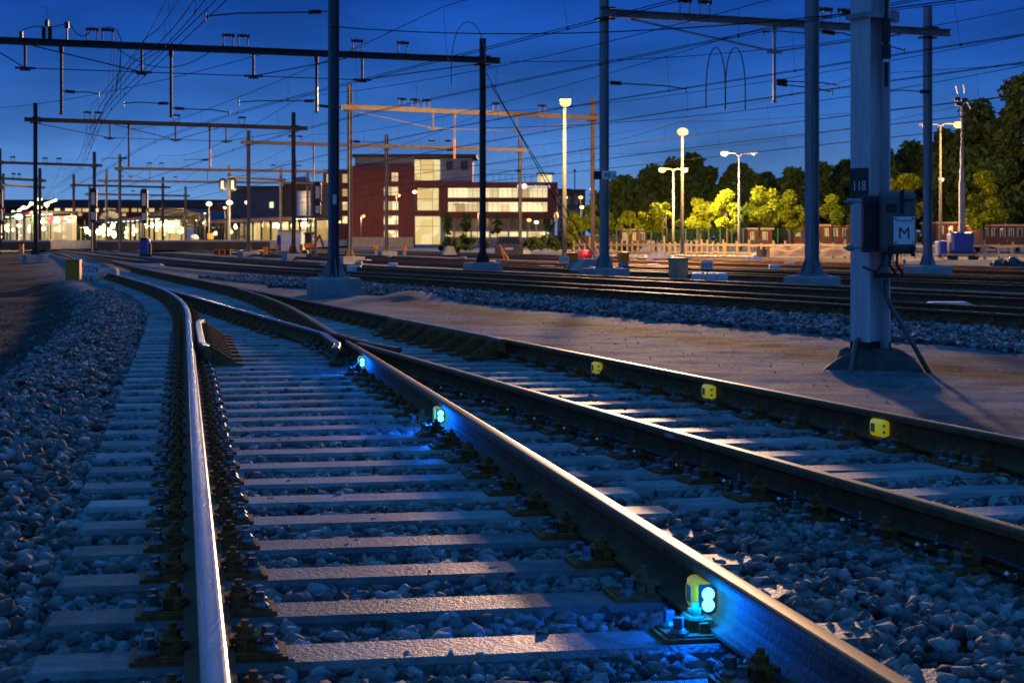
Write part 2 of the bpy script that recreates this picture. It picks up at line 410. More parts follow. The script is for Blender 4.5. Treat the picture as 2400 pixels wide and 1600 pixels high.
ZS = -.178                                              # sleeper tops
def sleeper_mesh(x0, x1):
    mb = MB(); b = .018
    prof = [(-.145, -.20), (.145, -.20), (.125, -b), (.107, 0), (-.107, 0), (-.125, -b)]
    vs = []
    for x, k in ((x0, -.03), (x0 + .025, 0), (x1 - .025, 0), (x1, -.03)):
        for q in prof: vs.append((x, q[0] * (.93 if k else 1), q[1] + (k if q[1] > -.05 else 0)))
    fs = [(i * 6 + j, i * 6 + (j + 1) % 6, (i + 1) * 6 + (j + 1) % 6, (i + 1) * 6 + j) for i in range(3) for j in range(6)]
    fs = [tuple(reversed(f)) for f in fs] + [tuple(range(6)), tuple(range(23, 17, -1))]
    return mb.add(vs, fs).mesh('sleeper', M_sleeper)
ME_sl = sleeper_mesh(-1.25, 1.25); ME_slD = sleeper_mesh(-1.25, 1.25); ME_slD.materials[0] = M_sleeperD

def fasten(parent, x, rot, detail):
    if detail < 2:
        return inst('baseplate', ME_fast if detail == 1 else ME_fastlo, parent, (x, 0, 0), (0, 0, rot))
    p = inst('baseplate', ME_plate, parent, (x, 0, 0), (0, 0, rot + random.uniform(-.01, .01)))
    for s in (-1, 1):
        inst('clip', ME_clipR if s > 0 else ME_clipL, p, (s * .100, 0, 0))
        for t in (-1, 1): inst('coach_screw', ME_screw, p, (s * .165, t * .052, 0), (0, 0, random.uniform(0, 1.5)))
    return p

SLOG = []
def sleeper(x, y, th, label, group, rails, mesh=None, detail=1):
    SLOG.append((x, y, th))
    o = inst('sleeper', mesh or ME_sl, None, (x, y, ZS), (0, 0, th))
    tag(o, label, 'sleeper', group)
    for t, rth in rails: fasten(o, t, rth - th, detail)
    return o
# left track, near
y = 2.62
while y < 8.3:                                          # y measured along the left rail
    xr, yr = .074 - .1845 * y, y
    cxm, cym = xr + .7525 * math.cos(TH1), yr + .7525 * math.sin(TH1)
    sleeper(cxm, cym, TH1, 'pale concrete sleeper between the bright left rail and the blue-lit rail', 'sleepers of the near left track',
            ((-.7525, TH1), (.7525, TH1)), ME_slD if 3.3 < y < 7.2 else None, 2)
    y += .6 * math.cos(TH1)
yl = y
y = 5.15                                                # right track, near (measured along rail C)
while True:
    xr, yr = 3.54 - .293 * y, y
    if yr > 9.0: break
    cxm, cym = xr + .7525 * math.cos(TH2), yr + .7525 * math.sin(TH2)
    sleeper(cxm, cym, TH2, 'pale concrete sleeper between the chalk-marked rail and the yellow-box rail', 'sleepers of the near right track',
            ((-.7525, TH2), (.7525, TH2)), None, 2)
    y += .6 * math.cos(TH2)
# long bearers through the crossing and the points
def hit(x0, y0, th, fn):
    t = 1.0
    for _ in range(12):
        yy = y0 + t * math.sin(th)
        t = (fn(yy) - x0) / math.cos(th)
    return t
y = yl; k = 0
while y < 41.0:
    f = min(1, max(0, (y - yl) / 4.0)); thb = TH1 + (math.atan(.239) - TH1) * f
    x0, y0 = xA(y), y
    tB, tC, tD = hit(x0, y0, thb, xB), hit(x0, y0, thb, xC), hit(x0, y0, thb, xD)
    yB = y0 + tB * math.sin(thb)
    rl = [(0, TH1 if y < 24 else thb)]
    if 15.6 < yB < 19.6: rl.append(((tB + tC) / 2, thb))
    else:
        rl.append((tB, TH1 if yB < 24 else thb))
        if abs(tC - tB) > .3 and tC > .3: rl.append((tC, TH2))
    if abs(tD - tB) > .3: rl.append((tD, TH2))
    det = 2 if y < 12.5 else (1 if y < 22 else 0)
    me = sleeper_mesh(-.55, tD + .55)
    sleeper(x0, y0, thb, 'long concrete bearer carrying all the rails of the turnout', 'long bearers under the turnout', rl, me, det)
    y += .6 * math.cos(thb); k += 1
while y < 62:
    sleeper(xA(y) + .72, y + .21, TH2, 'far concrete sleeper before the points where the two tracks are one', 'sleepers before the points', ((-.7525, TH2), (.7525, TH2)), None, 0)
    y += .6 * math.cos(TH2)
TH3 = math.atan(.425); y = 15.5
while y < 47:
    sleeper(xT(y) + .69, y + .29, TH3, 'concrete sleeper half hidden under the first track beyond the path', 'sleepers of the first yard track', ((-.7525, TH3), (.7525, TH3)), None, 0)
    y += .6 * math.cos(TH3)

# ------------------------------------------------------------------ check rails with their brackets
def check_rail(fn, y0, y1, th, side, label):
    """raised guard bar on the inner side of a running rail; side +1 = right of it"""
    r = empty('check_rail', (fn((y0 + y1) / 2) + side * .115, (y0 + y1) / 2, 0), label, 'check rail')
    n = 9; pts = []
    for i in range(n):
        yy = y0 + (y1 - y0) * i / (n - 1)
        fl = .05 * max(0, 1 - min(yy - y0, y1 - yy) / .6)
        pts.append((fn(yy) + side * (.105 + fl) / math.cos(th), yy))
    mb = MB(); prof = [(-.028, .022), (.028, .022), (.034, .014), (.034, -.10), (-.034, -.10), (-.034, .014)]
    vs = []
    for i, p in enumerate(pts):
        for q in prof: vs.append((p[0] + q[0] * math.cos(th), p[1] + q[0] * math.sin(th), q[1]))
    for j in range(6):
        mb.cur = 0 if j == 0 else 1
        b = len(mb.v)
        if j == 0: mb.v += [tuple(rel(r, v)) for v in vs]
        for i in range(n - 1): mb.f.append((i * 6 + j, i * 6 + (j + 1) % 6, (i + 1) * 6 + (j + 1) % 6, (i + 1) * 6 + j)); mb.m.append(mb.cur)
    mb.cur = 1; mb.f.append(tuple(range(5, -1, -1))); mb.m.append(1); mb.f.append(tuple(range((n - 1) * 6, n * 6))); mb.m.append(1)
    mb.build('guard_bar', [M_head, M_fast], r)
    k = int((y1 - y0 - .3) / .585)
    for i in range(k + 1):
        yy = y0 + .2 + i * .585
        p = Vector((fn(yy) + side * .150 / math.cos(th), yy + side * .150 * math.sin(th), 0))
        g = MB()
        M = Matrix.Translation(rel(r, p)) @ Matrix.Rotation(th, 4, 'Z')
        poly = [(0, -.005), (side * .055, -.005), (side * .25, -.125), (side * .25, -.16), (0, -.16)]
        if side < 0: poly = poly[::-1]
        for dy in (-.04, .04): g.prism(poly, .014, M @ Matrix.Translation((0, dy, 0)))
        g.prism([(side * .0, -.128), (side * .33, -.150), (side * .33, -.172), (side * .0, -.172)][::side], .15, M)
        g.build('bracket', M_fast, r)
    return r
check_rail(xA, 16.1, 21.4, TH1, 1, 'short polished check rail on black brackets beside the bright left rail')
check_rail(xD, 17.2, 22.0, TH2, -1, 'check rail on a row of sloping black brackets beside the far right rail')

# ------------------------------------------------------------------ heater rod with clips along the chalk-marked rail
hr = empty('heating_rod', (3.54 - .293 * 9, 9, -.13), 'black heating rod held by silver clips along the foot of the chalk-marked rail', 'heating rod')
nx, ny = -math.cos(TH2), -math.sin(TH2)
mb = MB()
mb.tube([rel(hr, (3.54 - .293 * y + nx * .050, y + ny * .05, -.128 + .006 * math.sin(y * 5.2))) for y in np.linspace(5.0, 14.2, 46)], .0095, 8)
mb.build('rod', M_dark, hr, smooth=True)
M_silver = mat('bright_clip_steel', (.75, .74, .72), .22, 1.0, .1, 20)
c = MB()
for s in (0,):
    c.box((.0, 0, .016), (.010, .022, .034)); c.box((-.018, 0, -.002), (.044, .022, .004)); c.box((-.045, 0, -.010), (.012, .022, .020)); c.box((-.058, 0, -.018), (.03, .022, .004)); c.sphere((-.066, .03, -.008), .011, 8)
ME_hc = c.mesh('clip', M_silver)
y = 5.42
while y < 13.5:
    inst('clip', ME_hc, hr, rel(hr, (3.54 - .293 * y + nx * .055, y + ny * .055, -.130)), (0, 0, TH2)); y += .6 * math.cos(TH2)
p = 10.1
w = text(railC, 'SO 0S9RA |', (3.54 - .293 * 9.2 + nx * .0368, 9.2 + ny * .0368, -.0275), (math.radians(90), 0, TH2 + math.radians(-90)), .028, M_white, 'chalk_writing', .0005)

# ------------------------------------------------------------------ yellow boxes and blue warning lights on the rails
def rounded_box(mb, c, d, b, M=None):
    x, y, z = d[0] / 2, d[1] / 2, d[2] / 2; vs = []
    rings = []
    for yy, ins in ((-y, b * 1.1), (-y + b * .5, b * .3), (-y + b * 1.2, 0), (y, 0)):
        ring = []
        for qx, qz, a0 in ((1, 1, 0), (-1, 1, 90), (-1, -1, 180), (1, -1, 270)):
            for k in range(5):
                a = math.radians(a0 + k * 22.5)
                ring.append((qx * (x - b - ins) + math.cos(a) * b, yy, qz * (z - b - ins) + math.sin(a) * b))
        rings.append(ring)
    n = 20
    for r_ in rings: vs += [(c[0] + p[0], c[1] + p[1], c[2] + p[2]) for p in r_]
    fs = [(i * n + j, (i + 1) * n + j, (i + 1) * n + (j + 1) % n, i * n + (j + 1) % n) for i in range(3) for j in range(n)]
    fs += [tuple(range(n)), tuple(reversed(range(3 * n, 4 * n)))]
    return mb.add(vs, fs, M)
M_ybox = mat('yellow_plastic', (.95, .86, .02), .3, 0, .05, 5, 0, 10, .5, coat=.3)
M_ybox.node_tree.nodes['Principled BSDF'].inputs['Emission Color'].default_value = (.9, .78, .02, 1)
M_ybox.node_tree.nodes['Principled BSDF'].inputs['Emission Strength'].default_value = .22   # faint glow added to brighten the housings; only the blue lenses give light
M_lab = mat('grey_label', (.40, .36, .12), .5, 0, .3, 60)
def rail_box(fn, Y, th, label, blue):
    ys = []
    for x, y, t0 in SLOG:                               # keep clear of the fastenings: middle of the bay between two sleepers
        u = 0.0
        for _ in range(10): u = (fn(y + u * math.sin(t0)) - x) / math.cos(t0)
        if -2.2 < u < 6: ys.append(y + u * math.sin(t0))
    ys = sorted(v for v in ys if abs(v - Y) < 1.5); mids = [(a + b) / 2 for a, b in zip(ys[:-1], ys[1:]) if b - a > .4]
    if mids and Y > 6: Y = min(mids, key=lambda v: abs(v - Y)) + .03
    p = Vector((fn(Y) - .040 * math.cos(th), Y - .040 * math.sin(th), -.088))
    rz = th - math.radians(90)
    # local x runs along the rail (towards the camera at +x), local -y faces the left side of the rail
    o = empty('rail_warning_light', p, label, 'warning light', 'yellow boxes clipped on the rails', th - math.pi / 2)
    mb = MB(); L = .15
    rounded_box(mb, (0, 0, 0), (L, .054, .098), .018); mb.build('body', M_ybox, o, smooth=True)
    lb = MB(); lb.box((-.02, -.0272, 0), (.05, .002, .05)); lb.build('label_plate', M_lab, o)
    ln = MB()
    if blue:
        for dz in (.0165, -.0165): ln.sphere((L / 2 + .006, .003, dz), .0195, 14)
        ln.build('lens', E_blue, o, smooth=True)
        bz = MB(); bz.box((L / 2 + .003, 0, 0), (.006, .050, .088)); bz.build('glow_block_plate', M_black, o)  # dark plate added to keep the blue glow off the yellow end
        lampobj(o, (L / 2 + .12, -.07, .02), 10.0, (.0, .125, 1.0), .03)
    else:
        for dz in (.018, -.018): ln.sphere((L / 2 - .002, -.006, dz), .010, 8)
        ln.build('lens', M_white, o, smooth=True)
    return o
xBl = lambda Y: 1.604 - .1845 * Y
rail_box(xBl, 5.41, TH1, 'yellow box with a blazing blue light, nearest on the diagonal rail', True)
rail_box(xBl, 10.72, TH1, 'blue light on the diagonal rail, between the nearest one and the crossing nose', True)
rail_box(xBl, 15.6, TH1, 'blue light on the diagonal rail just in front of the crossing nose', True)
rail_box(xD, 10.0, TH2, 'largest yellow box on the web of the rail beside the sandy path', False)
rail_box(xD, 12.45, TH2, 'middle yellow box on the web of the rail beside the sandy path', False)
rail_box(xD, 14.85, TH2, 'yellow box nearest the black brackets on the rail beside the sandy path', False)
# ------------------------------------------------------------------ ground
def smooth(a, b, t):
    t = np.clip((t - a) / (b - a), 0, 1); return t * t * (3 - 2 * t)
def vnoise(x, y, s, seed=0):
    x = x / s; y = y / s
    return (np.sin(x * 1.7 + seed) * np.cos(y * 2.3 + seed * 2) + np.sin(x * 3.1 - y * 1.3 + seed * 3) * .6 + np.cos(x * .9 + y * 4.1 + seed) * .5) / 2.1
def ground_h(X, Y):
    """height, sand share, soil share"""
    A = np.interp(Y, _pa[:, 1], _pa[:, 0]); Cc = np.interp(Y, _my, _mx); D = Cc + 1.568; T = np.interp(Y, _ty, _tx)
    sl = (A - X) * .97; sr = (X - D) * .957; st = (T - X) * .92
    h = np.full_like(X, -.232)
    # left shoulder: a low ridge of stones, then lower dark earth
    ridge = .05 * np.exp(-((sl - 1.15) / .35) ** 2) * smooth(.4, .8, sl)
    low = -.50 + .06 * vnoise(X, Y, 1.6, 1) + .20 * smooth(38, 60, Y)
    hl = -.245 + ridge + (low + .245) * smooth(1.2, 2.4, sl)
    h = np.where(sl > .45, hl, h)
    # sandy path
    sandz = -.305 + .018 * vnoise(X, Y, 1.1, 4) + .012 * vnoise(X, Y, .35, 2)
    rise = smooth(2.25, .75, st) if False else 1 - smooth(.75, 2.0, st)
    wide = smooth(46, 62, Y)
    hp = sandz + (-.215 - sandz) * np.maximum(rise, wide * .6)
    hr_ = -.236 + (hp + .236) * smooth(.38, .78, sr)
    h = np.where(sr > .38, hr_, h)
    h = np.where(st < .75, -.222 + .01 * vnoise(X, Y, .6, 9), h)
    mound = .05 * np.exp(-(((X - 3.47) / .62) ** 2 + ((Y - 17.3) / .62) ** 2))
    h = h + np.where(st > .75, mound, 0)
    m2 = .20 * np.exp(-(((X + 2.1) / .75) ** 2 + ((Y - 37.5) / 1.6) ** 2))
    h = h + np.where((st > .6) & (sr > .6), m2, 0)
    inpath = smooth(.55, .85, sr) * smooth(1.75, 2.15, st)
    band = np.exp(-((sr - st * .95 + .12 * vnoise(X, Y, .9, 2)) / .95) ** 2) * smooth(13.5, 17, Y) * (1 - smooth(31, 40, Y))
    soil = np.maximum(smooth(1.15, 1.9, sl + .25 * vnoise(X, Y, .8, 6)), inpath * np.clip(band * 1.7 + .35 * vnoise(X, Y, .5, 3) * band - .15, 0, 1))
    soil = np.maximum(soil, inpath * .6 * smooth(.2, .9, vnoise(X, Y, 2.3, 8)))
    far = smooth(60, 90, np.abs(Y)) + smooth(30, 60, X)
    return h, inpath, np.clip(soil, 0, 1), np.clip(far, 0, 1)

gx = np.unique(np.concatenate([np.linspace(-1800, -60, 14), np.linspace(-60, -14, 40), np.linspace(-14, 12, 190), np.linspace(12, 60, 60), np.linspace(60, 1800, 14)]))
gy = np.unique(np.concatenate([np.linspace(-300, 0, 8), np.linspace(0, 26, 180), np.linspace(26, 70, 150), np.linspace(70, 260, 60), np.linspace(260, 3000, 14)]))
XX, YY = np.meshgrid(gx, gy)
hh, sand_a, soil_a, far_a = ground_h(XX.ravel(), YY.ravel())
nxg, nyg = len(gx), len(gy)
me = bpy.data.meshes.new('ground')
vv = np.stack([XX.ravel(), YY.ravel(), hh], 1)
idx = np.arange(nxg * nyg).reshape(nyg, nxg)
q = np.stack([idx[:-1, :-1].ravel(), idx[:-1, 1:].ravel(), idx[1:, 1:].ravel(), idx[1:, :-1].ravel()], 1)
me.vertices.add(len(vv)); me.vertices.foreach_set('co', vv.ravel())
me.loops.add(q.size); me.loops.foreach_set('vertex_index', q.ravel())
me.polygons.add(len(q)); me.polygons.foreach_set('loop_start', np.arange(len(q)) * 4)
me.polygons.foreach_set('use_smooth', np.ones(len(q), bool))
for nm, arr in (('sand', sand_a), ('soil', soil_a)):
    a = me.attributes.new(nm, 'FLOAT', 'POINT'); a.data.foreach_set('value', arr.astype(np.float32))
me.update(); me.validate()
def ground_mat():
    m = bpy.data.materials.new('ground'); m.use_nodes = True; t = m.node_tree; b = t.nodes['Principled BSDF']
    b.inputs['Roughness'].default_value = .85; b.inputs['Specular IOR Level'].default_value = .12
    g = t.nodes.new('ShaderNodeNewGeometry')
    def noise(s, d=5):
        n = t.nodes.new('ShaderNodeTexNoise'); n.inputs['Scale'].default_value = s; n.inputs['Detail'].default_value = d; n.inputs['Roughness'].default_value = .65
        t.links.new(g.outputs['Position'], n.inputs[0]); return n.outputs[0]
    def ramp2(src, a, bcol, p0=.3, p1=.7):
        r = t.nodes.new('ShaderNodeValToRGB'); r.color_ramp.elements[0].position = p0; r.color_ramp.elements[1].position = p1
        r.color_ramp.elements[0].color = a + (1,); r.color_ramp.elements[1].color = bcol + (1,); t.links.new(src, r.inputs[0]); return r.outputs[0]
    v = t.nodes.new('ShaderNodeTexVoronoi'); v.inputs['Scale'].default_value = 17; t.links.new(g.outputs['Position'], v.inputs[0])
    s3 = t.nodes.new('ShaderNodeSeparateColor'); t.links.new(v.outputs['Color'], s3.inputs[0])
    grav = ramp2(s3.outputs[0], (.06, .06, .065), (.30, .30, .30), .0, 1.0)
    sand = ramp2(noise(1.6), (.105, .108, .115), (.225, .225, .23), .36, .64)
    sm = t.nodes.new('ShaderNodeMapRange'); sm.inputs[1].default_value = .35; sm.inputs[2].default_value = .68; sm.inputs[3].default_value = .68; sm.inputs[4].default_value = 1.22; t.links.new(noise(11, 8), sm.inputs[0])
    sv = t.nodes.new('ShaderNodeVectorMath'); sv.operation = 'SCALE'; t.links.new(sand, sv.inputs[0]); t.links.new(sm.outputs[0], sv.inputs['Scale']); sand = sv.outputs[0]
    soil = ramp2(noise(5), (.028, .016, .009), (.07, .042, .025))
    def mixc(f, a, c):
        x = t.nodes.new('ShaderNodeMix'); x.data_type = 'RGBA'
        t.links.new(f, x.inputs[0]); t.links.new(a, x.inputs[6]); t.links.new(c, x.inputs[7]); return x.outputs[2]
    def attr(n):
        a = t.nodes.new('ShaderNodeAttribute'); a.attribute_name = n; return a.outputs['Fac']
    def edge(f, ns, amt):
        a = t.nodes.new('ShaderNodeMath'); a.operation = 'MULTIPLY_ADD'; t.links.new(noise(ns), a.inputs[0]); a.inputs[1].default_value = amt; 
        s = t.nodes.new('ShaderNodeMath'); s.operation = 'SUBTRACT'; t.links.new(f, s.inputs[0]); s.inputs[1].default_value = amt / 2; t.links.new(s.outputs[0], a.inputs[2]); a.use_clamp = True
        return a.outputs[0]
    c = mixc(edge(attr('sand'), 6, .5), grav, sand)
    c = mixc(edge(attr('soil'), 7, .7), c, soil)
    t.links.new(c, b.inputs['Base Color'])
    bm = t.nodes.new('ShaderNodeMath'); bm.operation = 'MULTIPLY'
    inv = t.nodes.new('ShaderNodeMath'); inv.operation = 'SUBTRACT'; inv.inputs[0].default_value = 1.0; t.links.new(attr('sand'), inv.inputs[1])
    t.links.new(v.outputs['Distance'], bm.inputs[0]); t.links.new(inv.outputs[0], bm.inputs[1])
    ad = t.nodes.new('ShaderNodeMath'); ad.operation = 'MULTIPLY_ADD'; t.links.new(noise(28, 6), ad.inputs[0]); ad.inputs[1].default_value = 1.0; t.links.new(bm.outputs[0], ad.inputs[2])
    bp_ = t.nodes.new('ShaderNodeBump'); bp_.inputs['Strength'].default_value = .7; bp_.inputs['Distance'].default_value = .03
    t.links.new(ad.outputs[0], bp_.inputs['Height']); t.links.new(bp_.outputs[0], b.inputs['Normal'])
    return m
me.materials.append(ground_mat())
g_o = inst('ground', me); g_o['kind'] = 'structure'

# ------------------------------------------------------------------ ballast stones
def rock_variants(n, k):
    import bmesh
    res = []
    for i in range(n):
        bm = bmesh.new(); r = np.random.default_rng(100 + i)
        for _ in range(k):
            d = r.normal(size=3); d /= np.linalg.norm(d); bm.verts.new(d * r.uniform(.8, 1.05))
        bmesh.ops.convex_hull(bm, input=bm.verts)
        loose = [v for v in bm.verts if not v.link_faces]
        bmesh.ops.delete(bm, geom=loose, context='VERTS')
        bmesh.ops.triangulate(bm, faces=bm.faces)
        bm.verts.index_update()
        res.append((np.array([v.co[:] for v in bm.verts]), np.array([[v.index for v in f.verts] for f in bm.faces])))
        bm.free()
    return res
RV = rock_variants(18, 12); RVlo = rock_variants(10, 9)
def stones(name, P, R, label, mats, variants=RV, warm=.0):
    n = len(P); vid = RNG.integers(0, len(variants), n); allv = []; allf = []; base = 0; mi = []
    a = RNG.uniform(0, 2 * np.pi, (n, 3))
    ca, sa = np.cos(a), np.sin(a)
    Rz = np.zeros((n, 3, 3)); Rz[:, 0, 0] = ca[:, 0]; Rz[:, 0, 1] = -sa[:, 0]; Rz[:, 1, 0] = sa[:, 0]; Rz[:, 1, 1] = ca[:, 0]; Rz[:, 2, 2] = 1
    tilt = a[:, 1]; Rx = np.zeros((n, 3, 3)); Rx[:, 0, 0] = 1; Rx[:, 1, 1] = np.cos(tilt); Rx[:, 1, 2] = -np.sin(tilt); Rx[:, 2, 1] = np.sin(tilt); Rx[:, 2, 2] = np.cos(tilt)
    Rm = Rz @ Rx
    S = np.stack([RNG.uniform(.95, 1.45, n), RNG.uniform(.75, 1.05, n), RNG.uniform(.55, .85, n)], 1) * R[:, None]
    wf = RNG.random(n) < warm
    for k in range(len(variants)):
        sel = np.nonzero(vid == k)[0]
        if not len(sel): continue
        v, f = variants[k]
        w = (v[None] * S[sel][:, None, :]) @ Rm[sel].transpose(0, 2, 1) + P[sel][:, None, :]
        allv.append(w.reshape(-1, 3)); allf.append((f[None] + (np.arange(len(sel)) * len(v))[:, None, None] + base).reshape(-1, 3)); base += len(sel) * len(v)
        mi.append(np.repeat(wf[sel], len(f)))
    V = np.concatenate(allv); Fc = np.concatenate(allf); mi = np.concatenate(mi).astype(np.int32)
    me = bpy.data.meshes.new(name)
    me.vertices.add(len(V)); me.vertices.foreach_set('co', V.astype(np.float32).ravel())
    me.loops.add(Fc.size); me.loops.foreach_set('vertex_index', Fc.astype(np.int32).ravel())
    me.polygons.add(len(Fc)); me.polygons.foreach_set('loop_start', (np.arange(len(Fc)) * 3).astype(np.int32))
    for m in mats: me.materials.append(m)
    me.polygons.foreach_set('material_index', mi)
    me.update()
    o = inst(name, me); return tag(o, label, 'ballast', None, 'stuff')
def scatter(y0, y1, xf0, xf1, dens, r0, r1, margin=1.0, lift=0.4, sel=None, dens_pow=0):
    """random stone centres where xf0(Y) < X < xf1(Y), within view plus a margin"""
    ymid = np.linspace(y0, y1, 60); out_p = []; out_r = []
    for a, b in zip(ymid[:-1], ymid[1:]):
        ym = (a + b) / 2
        l = max(xf0(ym), -.2866 * ym - margin - .04 * ym); r = min(xf1(ym), .2866 * ym + margin + .04 * ym)
        if r <= l: continue
        n = int((r - l) * (b - a) * dens)
        X = RNG.uniform(l, r, n); Y = RNG.uniform(a, b, n)
        out_p.append(np.stack([X, Y], 1)); out_r.append(r0 * (r1 / r0) ** (RNG.random(n) ** 1.1))
    if not out_p: return None
    P = np.concatenate(out_p); R = np.concatenate(out_r)
    h, *_ = ground_h(P[:, 0], P[:, 1])
    Z = h + R * RNG.uniform(-.1, lift * 2, len(R))
    return np.column_stack([P, Z]), R
n_ = np.interp
fA = lambda Y: xA(Y); fD = lambda Y: xD(Y); fT = lambda Y: xT(Y)
P, R = scatter(2.6, 15.5, lambda Y: fA(Y) - .62, lambda Y: fD(Y) + .45, 1350, .012, .046, .9, .42)
# a shallower fill between sleepers in places, heaped up between the two tracks close to the camera
lim = -.188 - .5 * R; stray = RNG.random(len(R)) < .05
P[:, 2] = np.where(stray, P[:, 2], np.minimum(P[:, 2], lim))
heap = np.clip(1 - np.abs((P[:, 0] - (1.604 - .1845 * P[:, 1]) - .75) / .55), 0, 1) * (P[:, 1] < 7.5)
P[:, 2] += heap * .055
stones('ballast', P, R, 'loose grey ballast stones lying between the sleepers', [M_stone, M_stone2], RV, .17)
P, R = scatter(15.5, 34, lambda Y: fA(Y) - .6, lambda Y: fD(Y) + .5, 300, .022, .042, .6, .35)
stones('ballast', P, R, 'grey ballast between the rails of the turnout further off', [M_stone, M_stone2], RVlo, .08)
P, R = scatter(2.6, 13, lambda Y: fA(Y) - 1.85, lambda Y: fA(Y) - .52, 1050, .013, .052, .9, .5)
stones('ballast', P, R, 'heap of ballast stones on the shoulder left of the bright rail', [M_stone, M_stone2], RV, .45)
P, R = scatter(13, 40, lambda Y: fA(Y) - 1.75, lambda Y: fA(Y) - .5, 420, .024, .050, .5, .5)
stones('ballast', P, R, 'ballast shoulder along the curve left of the rails', [M_stone, M_stone2], RVlo, .30)
P, R = scatter(2.6, 40, lambda Y: fA(Y) - 9, lambda Y: fA(Y) - 1.7, 22, .010, .035, .5, .4)
stones('ballast', P, R, 'scattered stones on the dark earth left of the tracks', [M_stone, M_stone2], RVlo, .3)
P, R = scatter(6, 30, lambda Y: fD(Y) + .30, lambda Y: fD(Y) + .62, 420, .020, .046, .8, .6)
stones('ballast', P, R, 'row of stones between the far right rail and the sandy path', [M_stone, M_stone2], RV, .18)
P, R = scatter(6, 34, lambda Y: fD(Y) + .6, lambda Y: fT(Y) - 1.9, 7, .004, .012, .8, .6)
stones('ballast', P, R, 'few small pebbles strewn over the sandy path', [M_stone, M_stone2], RVlo, .2)
P, R = scatter(16, 36, lambda Y: fT(Y) - 2.25, lambda Y: fT(Y) - .55, 400, .030, .062, .8, .6)
stones('ballast', P, R, 'bank of pale ballast along the first track beyond the path', [M_stone, M_stone2], RV, .06)
P, R = scatter(36, 58, lambda Y: fT(Y) - 2.2, lambda Y: fT(Y) - .6, 170, .035, .065, .8, .6)
stones('ballast', P, R, 'far end of the ballast bank beyond the path', [M_stone, M_stone2], RVlo, .06)
P, R = scatter(19, 48, lambda Y: fT(Y) - .5, lambda Y: fT(Y) + 8, 60, .03, .06, .8, .5)
stones('ballast', P, R, 'ballast between the yard tracks', [M_stone, M_stone2], RVlo, .1)

# dry leaves caught against the rail feet
M_dry = mat('dry_leaf', (.42, .17, .03), .7, 0, .4, 20, 0, 10, .2, island=.5)
mb = MB(); rl_ = random.Random(4)
for i in range(620):
    c_ = rl_.random() < .5; fn = (lambda Y: 3.54 - .293 * Y) if c_ else xD
    Y = rl_.uniform(5.2 if c_ else 7.5, 12.5); Y = round(Y / .576) * .576 + .27 + rl_.gauss(0, .07); off = -.075 - abs(rl_.gauss(0, .035))
    p = Vector((fn(Y) + off * math.cos(TH2), Y + off * math.sin(TH2), -.196 + rl_.uniform(0, .022)))
    R_ = Matrix.Translation(p) @ Matrix.Rotation(rl_.uniform(0, 6.3), 4, 'Z') @ Matrix.Rotation(rl_.gauss(0, .5), 4, 'X'); s_ = rl_.uniform(.010, .022)
    mb.add([(-s_, 0, 0), (0, -s_ * .55, .004), (s_, 0, 0), (0, s_ * .55, .004)], [(0, 1, 2, 3)], R_)
o = mb.build('dry_leaves', M_dry); tag(o, 'dry orange leaves caught along the feet of the right hand rails', 'leaves', None, 'stuff')
# ------------------------------------------------------------------ masts and gantries
AX = math.radians(23)                                   # beams run square to the tracks
def hbeam(mb, x, y, z0, z1, s=.25, rz=AX, tf=.018, tw=.012):
    M = Matrix.Translation((x, y, 0)) @ Matrix.Rotation(rz, 4, 'Z')
    h = z1 - z0; zc = (z0 + z1) / 2
    for k in (-1, 1): mb.box((k * (s / 2 - tf / 2), 0, zc), (tf, s, h), 0, M)
    mb.box((0, 0, zc), (s - 2 * tf - .001, tw, h - .004), 0, M)
def gussets(mb, x, y, z0, s=.25, rz=AX, h=.42, w=.15):
    M = Matrix.Translation((x, y, 0)) @ Matrix.Rotation(rz, 4, 'Z')
    for k in (-1, 1):
        p = [(k * s / 2, z0), (k * (s / 2 + w), z0), (k * (s / 2 + w * .9), z0 + .08), (k * s / 2, z0 + h)]
        for yy in (-s * .32, s * .32): mb.prism(p if k > 0 else p[::-1], .014, M @ Matrix.Translation((0, yy, 0)))
    R90 = M @ Matrix.Rotation(math.pi / 2, 4, 'Z')
    for k in (-1, 1):
        p = [(k * s / 2, z0), (k * (s / 2 + w), z0), (k * (s / 2 + w * .9), z0 + .08), (k * s / 2, z0 + h)]
        mb.prism(p if k > 0 else p[::-1], .014, R90)
    mb.box((0, 0, z0 - .012), (s + 2 * w + .1, s + 2 * w + .1, .024), 0, M)
def foundation(root, x, y, ztop, w=.95, d=.95, zb=-.7, rz=AX, mat_=None):
    f = MB(); z0, z1 = zb, ztop
    M = Matrix.Translation((x - root.location.x, y - root.location.y, -root.location.z)) @ Matrix.Rotation(rz, 4, 'Z')
    b = .03
    vs = []
    for z, k in ((z0, 0), (z1 - b, 0), (z1, b)):
        vs += [(-w / 2 + k, -d / 2 + k, z), (w / 2 - k, -d / 2 + k, z), (w / 2 - k, d / 2 - k, z), (-w / 2 + k, d / 2 - k, z)]
    fs = [(i * 4 + j, i * 4 + (j + 1) % 4, (i + 1) * 4 + (j + 1) % 4, (i + 1) * 4 + j) for i in range(2) for j in range(4)] + [(3, 2, 1, 0), (8, 9, 10, 11)]
    f.add(vs, fs, M)
    return f.build('foundation', mat_ or M_conc, root)
